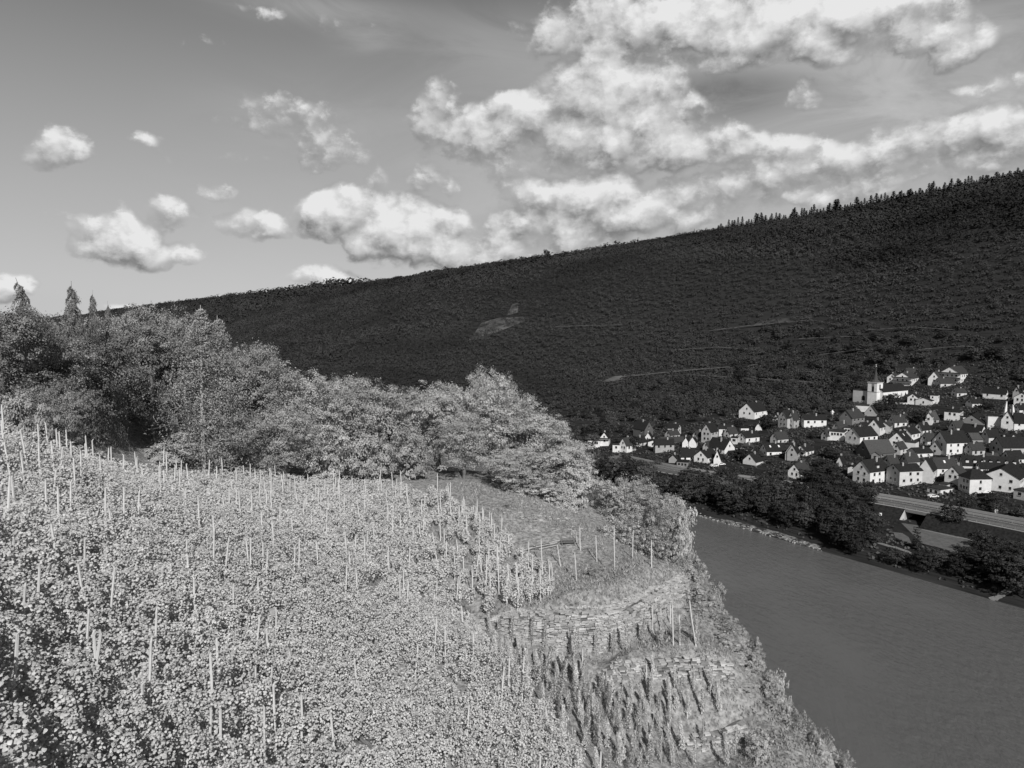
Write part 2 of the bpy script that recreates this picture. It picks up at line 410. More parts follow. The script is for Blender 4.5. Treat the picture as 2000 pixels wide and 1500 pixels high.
# the three dry stone walls: (px_top, py_top, px_bottom, py_bottom, Y)
WALLS = {
 'A': [(926,1214,925,1228,57.0),(985,1204,985,1240,56.4),(1050,1198,1050,1258,56.0),(1110,1200,1110,1270,55.6),(1165,1203,1170,1275,55.6),(1215,1196,1225,1256,56.6),(1265,1168,1272,1222,58.5),(1300,1148,1305,1198,60.5),(1338,1128,1345,1172,62.5)],
 'B': [(1158,1322,1158,1338,51.6),(1215,1302,1213,1331,52.0),(1270,1290,1270,1324,52.4),(1340,1288,1340,1322,52.8),(1425,1296,1428,1332,52.8)],
 'C': [(1322,1440,1322,1458,48.6),(1370,1436,1370,1466,48.8),(1415,1426,1418,1460,49.4),(1450,1410,1455,1440,50.2)]}
WP = {}
for k, L in WALLS.items():
    tops, bots = [], []
    for (a, b, c, d, Y) in L:
        pb = atY(c, d, Y); pt = atY(a, b, Y + .55)
        bots.append(pb); tops.append(pt)
        CTRL.append(tuple(pb + np.array([0, -.25, -.05]))); CTRL.append(tuple(pt + np.array([0, .35, 0])))
    WP[k] = (np.array(bots), np.array(tops))
for a in [(1130,1278,53.6),(1235,1265,54.6),(1310,1232,57),(1380,1230,58),(1410,1260,56.2),
          (1180,1360,50.2),(1260,1380,50.3),(1340,1390,50.6),(1420,1390,51.2),(1340,1500,46.5),(1250,1480,46),(1430,1490,47.5)]: cp(*a)
EDGE = [(1345,1110,68),(1372,1145,64.5),(1400,1190,61),(1440,1250,57.5),(1480,1310,54),(1530,1390,51),(1590,1450,48.5),(1640,1500,47)]
for a in EDGE:
    q_ = atY(*a); CTRL.append((q_[0] - 1.3, q_[1], q_[2] + .2)); CTRL.append((q_[0] + .2, q_[1] + .3, q_[2] - 1.2)); CTRL.append((q_[0] + 3.6, q_[1] + 1.5, q_[2] - 10))
for p in [(33,66,28),(34,60,28),(35,50,25),(36,40,22),(50,60,8),(52,42,6),(64,62,-1),(80,58,-3),(66,30,-1),(60,10,2),(30,20,30),(12,20,52),(0,18,60.5),(4,0,66),
          (26,82,40),(40,80,16),(54,88,-2),(28,100,24),(34,120,4),(14,108,40),(2,110,50),(26,136,-2),(14,134,8),(-34,224,-2),(-10,150,26),(-30,110,60),(-60,120,60),(-40,150,50),(-60,60,86),(-90,100,72),
          (-80,200,45),(-150,150,58),(-150,40,112),(-60,0,98),(-150,-40,125),(-120,200,36),(-40,-40,96),(20,-40,50),(60,-40,-1),(100,-40,-3),(110,20,-3),(-150,260,30),(-100,300,10),(-60,300,-3),(60,150,-3),(0,200,-3),(110,90,-3)]:
    CTRL.append((p[0], p[1], p[2]))
C3 = np.array(CTRL)
def tps_k(r2): return np.where(r2 > 1e-9, .5 * r2 * np.log(r2 + 1e-12), 0)
n_ = len(C3); dx = C3[:, None, 0] - C3[None, :, 0]; dy = C3[:, None, 1] - C3[None, :, 1]
A = np.zeros((n_ + 3, n_ + 3)); A[:n_, :n_] = tps_k(dx * dx + dy * dy) + np.eye(n_) * .02
Pm = np.stack([np.ones(n_), C3[:, 0], C3[:, 1]], 1); A[:n_, n_:] = Pm; A[n_:, :n_] = Pm.T
wt = np.linalg.solve(A, np.concatenate([C3[:, 2], np.zeros(3)]))
def znear_raw(x, y):
    x = np.asarray(x, float); y = np.asarray(y, float); sh = x.shape; xf, yf = x.ravel(), y.ravel()
    out = np.empty(len(xf))
    for i in range(0, len(xf), 20000):
        a, b = xf[i:i + 20000], yf[i:i + 20000]
        r2 = (a[:, None] - C3[None, :, 0]) ** 2 + (b[:, None] - C3[None, :, 1]) ** 2
        out[i:i + 20000] = tps_k(r2) @ wt[:n_] + wt[n_] + wt[n_ + 1] * a + wt[n_ + 2] * b
    return np.maximum(out.reshape(sh), -3.2)
gx = np.concatenate([np.arange(-150, -46, 3.0), np.arange(-46, 34, .4), np.arange(34, 111, 2.5)])
gy = np.concatenate([np.arange(-40, 6, 3.0), np.arange(6, 44, .6), np.arange(44, 66, .3), np.arange(66, 106, .6), np.arange(106, 301, 4.0)])
GX, GY = np.meshgrid(gx, gy); GZ = znear_raw(GX, GY)
GZ = GZ + (fbm(GX / 3.0, GY / 3.0, 9) - .47) * .5 * np.clip((GZ + 1) / 3, 0, 1)
def znear(x, y):
    x = np.atleast_1d(np.asarray(x, float)); y = np.atleast_1d(np.asarray(y, float))
    i = np.clip(np.searchsorted(gx, x) - 1, 0, len(gx) - 2); j = np.clip(np.searchsorted(gy, y) - 1, 0, len(gy) - 2)
    fx = np.clip((x - gx[i]) / (gx[i + 1] - gx[i]), 0, 1); fy = np.clip((y - gy[j]) / (gy[j + 1] - gy[j]), 0, 1)
    return (GZ[j, i] * (1 - fx) + GZ[j, i + 1] * fx) * (1 - fy) + (GZ[j + 1, i] * (1 - fx) + GZ[j + 1, i + 1] * fx) * fy
M_SOIL = mat('dry_grass_and_slate_soil', .12, .40, 2.6, detail=12, bump=.12, bscale=4.0)
near_o = link('vineyard_hillside', grid_mesh('vineyard_hillside', GX, GY, GZ), M_SOIL); tag(near_o, kind='structure')
def hit(px, py, zf, y0=6, y1=900, dz=0.0):
    d = ray(px, py); ys = np.linspace(y0, y1, 4000); k = ys / d[1]
    zz = CAMZ + d[2] * k; g = zf(d[0] * k, ys) + dz
    b = np.where(zz <= g)[0]
    if len(b) == 0: return None
    i = b[0]; return np.array([d[0] * k[i], ys[i], g[i] - dz])
def hit_near(px, py, dz=0.0): return hit(px, py, lambda a, b: znear(a, b), 6, 150, dz)
def hit_far(px, py): return hit(px, py, zfar_xy, 150, 1500)

# ------------------------------------------------------------------ river
M_WATER = bpy.data.materials.new('river_water'); M_WATER.use_nodes = True
t = M_WATER.node_tree; b = t.nodes['Principled BSDF']
b.inputs['Base Color'].default_value = (.115, .115, .115, 1); b.inputs['Roughness'].default_value = .07; b.inputs['IOR'].default_value = 1.33
c = N(t, 'ShaderNodeTexCoord'); mp = N(t, 'ShaderNodeMapping'); mp.inputs['Rotation'].default_value = (0, 0, math.radians(34)); mp.inputs['Scale'].default_value = (1, .45, 1)
t.links.new(c.outputs['Object'], mp.inputs[0])
na = N(t, 'ShaderNodeTexNoise'); na.inputs['Scale'].default_value = .55; na.inputs['Detail'].default_value = 7; na.inputs['Roughness'].default_value = .62
t.links.new(mp.outputs[0], na.inputs['Vector'])
bp = N(t, 'ShaderNodeBump'); bp.inputs['Distance'].default_value = .8; bp.inputs['Strength'].default_value = .8
t.links.new(na.outputs['Fac'], bp.inputs['Height']); t.links.new(bp.outputs[0], b.inputs['Normal'])
# wind patches: rougher water between smoother lanes
nw = N(t, 'ShaderNodeTexNoise'); nw.inputs['Scale'].default_value = .035; nw.inputs['Detail'].default_value = 5; t.links.new(mp.outputs[0], nw.inputs['Vector'])
rw = N(t, 'ShaderNodeMapRange'); t.links.new(nw.outputs['Fac'], rw.inputs['Value']); rw.inputs['From Min'].default_value = .38; rw.inputs['From Max'].default_value = .62
rw.inputs['To Min'].default_value = .04; rw.inputs['To Max'].default_value = .30; t.links.new(rw.outputs[0], b.inputs['Roughness'])
mw = N(t, 'ShaderNodeMapRange'); t.links.new(nw.outputs['Fac'], mw.inputs['Value']); mw.inputs['From Min'].default_value = .36; mw.inputs['From Max'].default_value = .64
mw.inputs['To Min'].default_value = .35; mw.inputs['To Max'].default_value = 1.0; t.links.new(mw.outputs[0], bp.inputs['Strength'])
mb = MB(); a0 = xy(-900, -600); a1 = xy(-900, 1.5); a2 = xy(14000, 1.5); a3 = xy(14000, -600)
mb.poly([(a0[0], a0[1], 0), (a1[0], a1[1], 0), (a2[0], a2[1], 0), (a3[0], a3[1], 0)], [(0, 1, 2, 3)])
tag(mb.build('river', M_WATER), kind='structure')

# ================================================================== VINEYARD
def inpoly(px, py, poly):
    r = np.zeros(np.shape(px), bool); n = len(poly); j = n - 1
    for i in range(n):
        xi, yi = poly[i]; xj, yj = poly[j]
        c = ((yi > py) != (yj > py)) & (px < (xj - xi) * (py - yi) / (yj - yi + 1e-12) + xi)
        r ^= c; j = i
    return r
DENSE = [(-260,820),(0,835),(100,858),(200,893),(330,915),(450,918),(650,932),(760,938),(800,990),(850,1080),(890,1160),(925,1215),(965,1262),(1030,1320),(1085,1395),(1135,1480),(1150,1620),(900,2000),(-400,2000)]
SPARSE = [(760,938),(862,945),(915,985),(985,1032),(1060,1090),(1105,1150),(1000,1165),(905,1190),(880,1150),(850,1080),(800,990)]
# vines on a rotated planting grid, rows running down the fall of the slope
RD = np.array([.72, -.69]); RP = np.array([.69, .72])
gi_, gj_ = np.meshgrid(np.arange(-110, 110), np.arange(-90, 130))
vx = gi_ * 1.05 * RD[0] + gj_ * 1.35 * RP[0] - 10; vy = gi_ * 1.05 * RD[1] + gj_ * 1.35 * RP[1] + 45
vx = (vx + rng.normal(0, .13, vx.shape)).ravel(); vy = (vy + rng.normal(0, .13, vy.shape)).ravel()
k = (vx > -60) & (vx < 30) & (vy > 5) & (vy < 100); vx, vy = vx[k], vy[k]
vz = znear(vx, vy); pxv, pyv = proj(vx, vy, vz + 1.5)
dense = inpoly(pxv, pyv, DENSE); sparse = inpoly(pxv, pyv, SPARSE) & (rng.random(len(vx)) < .8)
keep = dense | sparse
gapn = fbm(vx / 5.0, vy / 5.0, 21); keep &= ~((rng.random(len(vx)) < np.where(np.hypot(vx, vy) < 24, .012, .035)));
# the path with concrete steps stays open
SX = [(520,1185),(530,1235),(560,1330)]
for (a, b_) in SX:
    keep &= ~((abs(pxv - a) < 16) & (abs(pyv - b_) < 26))
vx, vy, vz, isd = vx[keep], vy[keep], vz[keep], dense[keep]
def vine_cloud(cx, cy, cz, n, hgt, rad, lean=0.0):
    """leaf positions around many vines: n leaves each"""
    K = len(cx) * n
    X = np.repeat(cx, n); Y = np.repeat(cy, n); Z = np.repeat(cz, n); Hh = np.repeat(hgt, n); R = np.repeat(rad, n)
    h = rng.random(K) ** .7
    prof = np.where(h > .55, np.sqrt(np.clip(1 - ((h - .55) / .5) ** 2, 0, 1)), .62 + .38 * h / .55)
    th = rng.random(K) * 2 * math.pi; rr = R * prof * (.55 + .5 * rng.random(K))
    # leaves spill along the row
    dx = np.cos(th) * rr; dy = np.sin(th) * rr
    P = np.stack([X + dx, Y + dy, Z + .35 + h * (Hh - .35)], 1)
    Nn = np.stack([np.cos(th) * .6, np.sin(th) * .6, .35 + 0.9 * h], 1)
    Nn += rng.normal(0, .33, Nn.shape) + np.array([SUN_AZ[0], SUN_AZ[1], .5]) * .95
    return P, Nn
def build_vines(name, sel, n, size, kind):
    cx, cy, cz = vx[sel], vy[sel], vz[sel]
    hh = 1.75 + .18 * (fbm(cx / 1.7, cy / 1.7, 5) - .45) * 2 + rng.normal(0, .1, len(cx)); rr = rng.uniform(.56, .82, len(cx)) + np.where(np.hypot(cx, cy) < 24, .10, 0)
    hh = np.where(isd[sel], hh, hh * .85); rr = np.where(isd[sel], rr, rr * .72)
    P, Nn = vine_cloud(cx, cy, cz, n, hh, rr)
    sz = size * rng.uniform(.65, 1.25, len(P))
    patch = fbm(P[:, 0] / 1.2, P[:, 1] / 1.2, 44)
    tone = np.clip(.05 + .9 * (patch - .25) * .5 + rng.random(len(P)) * .8, 0, 1)
    o = link(name, leaf_mesh(name, P, Nn, sz, kind, tone), M_VINE)
    tag(o, kind='stuff'); return o
dist = np.hypot(vx, vy)
order = [('grapevine_foliage', dist < 24, 620, .084, 'vine'), ('grapevine_foliage', (dist >= 24) & (dist < 36), 290, .098, 'vine'),
         ('grapevine_foliage', (dist >= 36) & (dist < 55), 250, .12, 'quad'), ('grapevine_foliage', dist >= 55, 150, .155, 'quad')]
labs = ['broad leaved grapevines filling the steep slope at bottom left', 'grapevine foliage covering the middle of the near slope',
        'finer grapevine foliage further up the vineyard', 'distant vine canopy below the trees with stakes rising out of it']
for (nm, sel, n, size, kd), lb in zip(order, labs):
    if sel.sum():
        o = build_vines(nm, sel, n, size, kd); tag(o, lb, 'vines')
print('vines', len(vx), [int(s[1].sum()) for s in order])

# stakes ------------------------------------------------------------
def stake_mesh(r, L):
    mb = MB(); n = 6; v = []
    hs = [-.4, L * .3, L * .65, L - .04, L]; rr = [1, 1, .95, .9, .6]
    bx = rng.normal(0, .012, (5, 2))
    for h, q, o in zip(hs, rr, bx):
        for i in range(n):
            t = 2 * math.pi * i / n; v.append((o[0] + math.cos(t) * r * q, o[1] + math.sin(t) * r * q, h))
    f = [tuple(range(n - 1, -1, -1)), tuple(range(4 * n, 5 * n))]
    for k in range(4):
        for i in range(n):
            j = (i + 1) % n; f.append((k * n + i, k * n + j, (k + 1) * n + j, (k + 1) * n + i))
    mb.poly(v, f); me = mb.mesh('vineyard_stake'); me.materials.append(M_POST); return me
STK = [stake_mesh(.042, 1.0) for _ in range(4)]
GRP_ST = 'wooden stakes in the vineyard'
stake_pts = []
def stake(base, top, label, rad=1.0):
    base = Vector(base); top = Vector(top); d = top - base
    o = link('vineyard_stake', random.choice(STK), None, None, base)
    o.rotation_mode = 'QUATERNION'; o.rotation_quaternion = d.to_track_quat('Z', 'Y') @ Matrix.Rotation(random.random() * 6, 3, 'Z').to_quaternion()
    o.scale = (rad, rad, d.length); tag(o, label, 'stake', GRP_ST); stake_pts.append((base.x, base.y)); return o
Z6 = [(165,295,150,490),(260,170,245,465),(130,600,90,940),(740,180,720,500),(560,0,550,150),(580,470,565,720),(655,600,600,1000),(1020,460,1010,770),(985,650,970,1050),(935,935,930,1160),
 (1215,0,1210,140),(1395,-60,1390,190),(1490,0,1470,190),(1630,0,1630,240),(1740,70,1735,230),(1680,250,1680,400),(1690,520,1665,765),(1370,1110,1365,1340),(1430,1100,1432,1400),(1715,1090,1720,1310),
 (1665,830,1665,960),(1770,830,1765,930),(1375,330,1375,390),(1375,830,1378,900),(1935,980,1920,1100),(1950,0,1945,230),(1920,50,1915,200),(535,1270,530,1330),(925,1420,930,1500),(1110,170,1108,260),
 (885,170,885,260),(1795,460,1795,580),(1885,730,1890,820),(90,0,85,80)]
for (a, b_, c, d) in Z6:
    top = (a / 3.333, 1050 + b_ / 3.333); bot = (c / 3.333, 1050 + d / 3.333)
    h = hit_near(*bot, dz=1.15)
    if h is None: continue
    p = h.copy(); q = atY(top[0], top[1], p[1] - .1)
    g = p.copy(); dirv = (q - (p + np.array([0, 0, 1.15]))); dirv /= np.linalg.norm(dirv)
    base = p + np.array([0, 0, 1.15]) - dirv * 1.35
    stake(base, q, 'weathered grey stake rising from the near vines at left', 1.05)
# stakes standing on open ground, bases seen
Z4 = [(545,600,545,700),(612,645,612,760),(590,665,590,730),(685,735,690,840),(733,765,733,810),(780,775,780,900),(658,770,655,930),(695,820,702,960),(825,805,828,930),(880,820,880,940),(450,860,465,1000),(560,850,560,950),
 (605,835,605,920),(520,905,540,1050),(805,940,808,1000),(855,970,865,1200),(1085,940,1090,1090),(1285,875,1290,1000),(1370,920,1375,1060),(1465,850,1467,1105),(1565,895,1560,1040),(1660,945,1660,1090),(1170,970,1185,1085),
 (1260,1010,1270,1160),(1125,1045,1130,1160),(1140,1060,1145,1165),(1270,925,1270,960),(1040,1020,1042,1110),(960,1090,965,1195)]
Z5 = [(1415,440,1415,600),(1470,455,1470,600),(1545,430,1550,700),(1530,435,1530,560),(1590,500,1592,700),(1655,410,1695,710),(1530,935,1528,1150),(405,10,415,370),(335,110,330,390),(470,165,480,360),(530,160,538,350),(240,200,245,410),
 (40,460,36,580),(245,620,250,850),(150,520,155,640),(780,1270,750,1410),(800,1350,795,1470),(1735,1090,1735,1170),(1080,1390,1075,1500),(960,720,960,820),(1375,830,1375,960),(1640,1120,1640,1175)]
def openstake(tx, ty, bx, by):
    g = hit_near(bx, by)
    if g is None: return
    q = atY(tx, ty, g[1]); q[1] = g[1]
    L = np.linalg.norm(q - g)
    if L > 4.2: q = g + (q - g) * 4.2 / L
    stake(g, q, 'tall pale stake standing on the open grassy terraces', 1.15)
for (a, b_, c, d) in Z4: openstake(650 + a / 2.667, 700 + b_ / 2.667, 650 + c / 2.667, 700 + d / 2.667)
for (a, b_, c, d) in Z5: openstake(850 + a / 3.333, 1050 + b_ / 3.333, 850 + c / 3.333, 1050 + d / 3.333)
# the many stakes standing out of the canopy further up
pxc, pyc = proj(vx, vy, vz + 1.7)
inview = (pxc > -10) & (pxc < 1120) & (pyc > 0) & (pyc < 1500)
idx = np.where(inview & (dist > 23))[0]; rng.shuffle(idx)
wgt = np.where(pyc[idx] < 1010, .42, np.where((pyc[idx] < 1170) & (pxc[idx] > 480), .26, .09)) + np.where(~isd[idx], .35, 0); cnt = 0
for i, w in zip(idx, wgt):
    if rng.random() > w or cnt >= 215: continue
    base = (vx[i], vy[i], vz[i] - .1); L = rng.uniform(2.25, 3.0)
    ln = rng.normal(0, .045, 2)
    stake(base, (vx[i] + ln[0] * L, vy[i] + ln[1] * L, vz[i] + L), ('slim stake in the vine canopy at the far left below the grove' if pxc[i] < 350 else 'slim stake in the vines just below the grove, left of centre' if pyc[i] < 1000 and isd[i] else 'slim stake in the middle of the dense vine slope' if isd[i] else 'slim stake among the thin vine rows beside the grassy spur'), 1.15); cnt += 1
print('stakes', len(stake_pts))

# separate vines on the terraces ------------------------------------
def vine_variant():
    n = 420; h = rng.random(n) ** .85; th = rng.random(n) * 6.283
    kn = rng.uniform(.6, 1.2, 6); rad = .30 * np.interp(h, np.linspace(0, 1, 6), kn) * (1 - .55 * h)
    r_ = rad * (.4 + .8 * rng.random(n))
    cxx = .12 * np.sin(h * 4 + rng.random())
    P = np.stack([cxx + np.cos(th) * r_, np.sin(th) * r_, .25 + h * 1.75], 1)
    Nn = np.stack([np.cos(th), np.sin(th), .5 + 0 * h], 1) + rng.normal(0, .4, (n, 3)) + np.array([SUN_AZ[0], SUN_AZ[1], .35]) * .9
    me = leaf_mesh('foliage', P, Nn, .13 * rng.uniform(.6, 1.2, n), 'quad'); me.materials.append(M_LEAF)
    tm = MB(); pts = [(0, 0, -.3), (.03, .02, .4), (-.04, 0, .9), (.05, -.02, 1.5)]
    for k in range(3): tm.tube(pts[k], pts[k + 1], .035 - k * .006, .029 - k * .006, 5)
    tr = tm.mesh('trunk'); tr.materials.append(M_BARK)
    return me, tr
VV = [vine_variant() for _ in range(6)]
def lone_vine(g, sc=1.0, tone=.2, lab='', stk=True, wd=1.0):
    e = empty('grapevine', g, random.random() * 6); e.scale = (sc * wd, sc * wd, sc * random.uniform(.9, 1.15))
    f, tr = random.choice(VV)
    a = link('foliage', f, None, e); a.color = (tone, tone, tone, 1)
    link('trunk', tr, None, e)
    if stk:
        s_ = link('stake', random.choice(STK), None, e); s_.scale = (.55, .55, 2.3); s_.rotation_euler = (rng.normal(0, .03), rng.normal(0, .03), 0)
    tag(e, lab, 'vine', 'separate grapevines on the walled terraces')
LV = [(350,650),(415,700),(500,680),(540,810),(630,710),(715,720),(875,750),(920,760),(1042,770),(1158,765),(1243,735),(1350,708),(1470,690),(1590,700),(1700,710),(1410,930),(1640,1165),(1740,1180),(1840,1150),
 (1525,1150),(1400,1100),(1270,1100),(1110,1050),(970,950),(905,950),(830,920),(780,1100),(700,1140),(960,1280),(1030,1190),(1300,1420),(1470,1470),(1520,1250),(1600,1400),(1742,1370),(1890,1490),(1950,1450),
 (1190,1490),(1060,1370),(1170,1270),(1540,1490),(1690,1500),(600,960),(660,930),(1560,1000),(1600,1080),(1680,1010),(1790,1030),(940,1180),(1000,1120),(1380,1350),(1410,1400),(1330,1290)]
for (a, b_) in LV:
    g = hit_near(850 + a / 3.333, 1050 + b_ / 3.333)
    if g is None: continue
    lone_vine(g, rng.uniform(.85, 1.15), rng.uniform(.42, .55), ('slender grapevine standing against the long curved wall' if b_ < 790 else 'slender grapevine rising beside the lower straight wall' if b_ < 1185 else 'slender grapevine low on the terraces near the bottom edge'), True, .62)
FILL = [(945,1270),(1060,1275),(1160,1345),(1300,1350),(1330,1400),(1310,1500),(1130,1520),(1110,1480),(1060,1400),(1010,1330)]
ii = np.arange(-60, 60); used = []
X_ = (ii[:, None] * .8 * RD[0] + ii[None, :] * 1.15 * RP[0] + 5).ravel(); Y_ = (ii[:, None] * .8 * RD[1] + ii[None, :] * 1.15 * RP[1] + 46).ravel()
k = (X_ > -6) & (X_ < 18) & (Y_ > 34) & (Y_ < 60); X_, Y_ = X_[k], Y_[k]; Zq = znear(X_, Y_); a_, b_ = proj(X_, Y_, Zq)
k = inpoly(a_, b_, FILL) & (rng.random(len(X_)) < .72)
for x_, y_, z_, qx in zip(X_[k], Y_[k], Zq[k], a_[k]):
    lone_vine((x_ + rng.normal(0, .1), y_ + rng.normal(0, .1), z_), rng.uniform(.62, .92), rng.uniform(.40, .56), ('pale bushy grapevine at the left of the plot, next to the dense vines' if qx < 1110 else 'pale bushy grapevine in the plot straight below the lower wall' if qx < 1230 else 'pale bushy grapevine on the right half of the planted plot'), rng.random() < .12)
print('plot vines', int(k.sum()))

# ------------------------------------------------------------------ dry stone walls
def stone_variant():
    mb = MB(); c8 = []
    for (x_, y_, z_) in [(-1,-1,-1),(1,-1,-1),(1,1,-1),(-1,1,-1),(-1,-1,1),(1,-1,1),(1,1,1),(-1,1,1)]:
        c8.append((x_ * .5 * rng.uniform(.78, 1), y_ * .5 * rng.uniform(.75, 1), z_ * .5 * rng.uniform(.7, 1)))
    mb.quadbox(c8); me = mb.mesh('stone'); return me
M_STONES = [mat('slate_stone_%s' % a, v, v * 1.5, 4.0, bump=.02) for a, v in (('pale', .44), ('mid', .33), ('grey', .22), ('dark', .11))]
SV = []
for mm in (M_STONES[0], M_STONES[0], M_STONES[1], M_STONES[1], M_STONES[1], M_STONES[2], M_STONES[2], M_STONES[3]):
    me = stone_variant(); me.materials.append(mm); SV.append(me)
WL = {'A': 'long curved dry stone wall of pale slate below the grassy spur', 'B': 'lower straight dry stone terrace wall above the last vines', 'C': 'short dry stone wall curving at the bottom right of the terraces'}
for kk, (bots, tops) in WP.items():
    seg = np.linalg.norm(np.diff(bots, axis=0), axis=1); cum = np.concatenate([[0], np.cumsum(seg)]); Ltot = cum[-1]
    org = bots[0]; root = empty('stone_wall', org); tag(root, WL[kk], 'wall')
    # solid core behind the stones
    mb = MB(); nb = len(bots); pts = []
    for i in range(nb):
        b_, t_p = bots[i], tops[i]; v_ = np.array([0, .16, 0])
        pts += [b_ + v_ - org + [0, 0, -.5], t_p + v_ - org + [0, 0, -.04], t_p + [0, .9, -.04] - org, b_ + [0, .9, -.5] - org]
    fs = []
    for i in range(nb - 1):
        for q in range(4): fs.append((i * 4 + q, i * 4 + (q + 1) % 4, (i + 1) * 4 + (q + 1) % 4, (i + 1) * 4 + q))
    fs += [(0, 1, 2, 3), tuple((nb - 1) * 4 + q for q in (3, 2, 1, 0))]
    mb.poly(pts, fs); mb.build('core', M_STONES[3], root)
    plc = []
    zrel = 0.0
    for row in range(40):
        hrow = rng.uniform(.08, .15); s_ = rng.uniform(0, .3)
        any_ = False
        while s_ < Ltot:
            w = rng.uniform(.18, .62)
            sm = min(s_ + w / 2, Ltot); bb = np.array([np.interp(sm, cum, bots[:, q]) for q in range(3)]); tt_ = np.array([np.interp(sm, cum, tops[:, q]) for q in range(3)])
            hh = tt_[2] - bb[2]; f = (zrel + hrow / 2) / max(hh, .01)
            if f < 1.03 + rng.uniform(-.06, .06):
                any_ = True; p = bb + (tt_ - bb) * f
                j = np.clip(np.searchsorted(cum, sm) - 1, 0, nb - 2); dv = bots[j + 1] - bots[j]
                plc.append((p - org + np.array([0, rng.uniform(-.20, .08), rng.normal(0, .02)]), math.atan2(dv[1], dv[0]) + rng.normal(0, .07), (w * 1.02, rng.uniform(.35, .5), hrow * 1.0), rng.normal(0, .05)))
            s_ += w
        zrel += hrow
        if not any_: break
    plc.sort(key=lambda q: -q[2][0] * q[2][2])
    rest = MB()
    for i, (p, rz, sc, tl) in enumerate(plc):
        if i < 290:
            o = link('stone', random.choice(SV), None, root, p); o.rotation_euler = (0, tl, rz); o.scale = sc
        else:
            me = SV[2]; Mx = Matrix.Translation(Vector(p)) @ Matrix.Rotation(rz, 4, 'Z') @ Matrix.Diagonal((*sc, 1))
            src = random.choice(SV); rest.poly([tuple(Mx @ v.co) for v in src.vertices], [tuple(f.vertices) for f in src.polygons])
    if rest.v:
        o = rest.build('small_stones', M_STONES[1], root); tag(o, kind='stuff')
    print('wall', kk, round(Ltot, 1), len(plc))

# loose slate rubble and path edging on the clearing
rub = MB()
def scatter_poly(poly, n, near=True):
    xs_, ys_ = [p[0] for p in poly], [p[1] for p in poly]; out = []
    while len(out) < n:
        a, b_ = rng.uniform(min(xs_), max(xs_)), rng.uniform(min(ys_), max(ys_))
        if inpoly(np.array([a]), np.array([b_]), poly)[0]:
            g = hit_near(a, b_)
            if g is not None: out.append(g)
            else: n -= 1
    return out
for g in scatter_poly([(980,985),(1060,970),(1130,1000),(1140,1035),(1100,1045),(1040,1040),(985,1020)], 60) + scatter_poly([(960,1210),(1090,1190),(1210,1190),(1330,1135),(1335,1122),(1180,1185),(1000,1190)], 260) + scatter_poly([(1160,1320),(1420,1290),(1420,1280),(1200,1290)], 80):
    src = random.choice(SV); sc = rng.uniform(.15, .55), rng.uniform(.15, .4), rng.uniform(.06, .16)
    Mx = Matrix.Translation(Vector((g[0], g[1], g[2] + .04))) @ Matrix.Rotation(rng.uniform(-.6, .6), 4, 'Z') @ Matrix.Rotation(rng.normal(0, .2), 4, 'X') @ Matrix.Diagonal((*sc, 1))
    rub.poly([tuple(Mx @ v.co) for v in src.vertices], [tuple(f.vertices) for f in src.polygons])
o = rub.build('slate_rubble', M_STONES[1]); tag(o, 'pale loose slate scattered on the terrace edges', 'rubble', kind='stuff')

# grass on the spur and terraces
GP = [(860,940),(1000,950),(1130,985),(1200,1060),(1345,1090),(1420,1200),(1500,1320),(1560,1420),(1630,1500),(1320,1500),(1180,1440),(1090,1330),(920,1235),(890,1190),(860,1100),(800,1000)]
n = 110000; gxx = rng.uniform(-14, 24, n); gyy = rng.uniform(44, 96, n); gzz = znear(gxx, gyy); a_, b_ = proj(gxx, gyy, gzz)
dens = fbm(gxx / 2.2, gyy / 2.2, 31)
clear_ = inpoly(a_, b_, [(985,1035),(1040,1040),(1095,1045),(1085,1062),(1020,1068),(975,1055)])
k = inpoly(a_, b_, GP) & (rng.random(n) < np.clip((dens - .30) * 3.2, .12, 1)) & ~clear_; gxx, gyy, gzz, dens = gxx[k], gyy[k], gzz[k], dens[k]; K = len(gxx)
hh = rng.uniform(.08, .24, K) * (.5 + 1.2 * dens); th = rng.random(K) * 6.283; w = .05 + .05 * rng.random(K)
B0 = np.stack([gxx - np.cos(th) * w, gyy - np.sin(th) * w, gzz - .03], 1); B1 = np.stack([gxx + np.cos(th) * w, gyy + np.sin(th) * w, gzz - .03], 1)
T0 = np.stack([gxx + rng.normal(0, .12, K), gyy + rng.normal(0, .12, K), gzz + hh], 1)
V = np.stack([B0, B1, T0], 1).reshape(-1, 3)
me = fast_mesh('dry_grass', V, np.arange(K * 3), np.arange(K) * 3, np.full(K, 3), np.clip(rng.random(K) * .6 + (dens - .3) * .8, 0, 1)); me.materials.append(M_GRASS)
tag(link('dry_grass', me), 'dry grass on the spur and between the terrace walls', 'grass', kind='stuff')

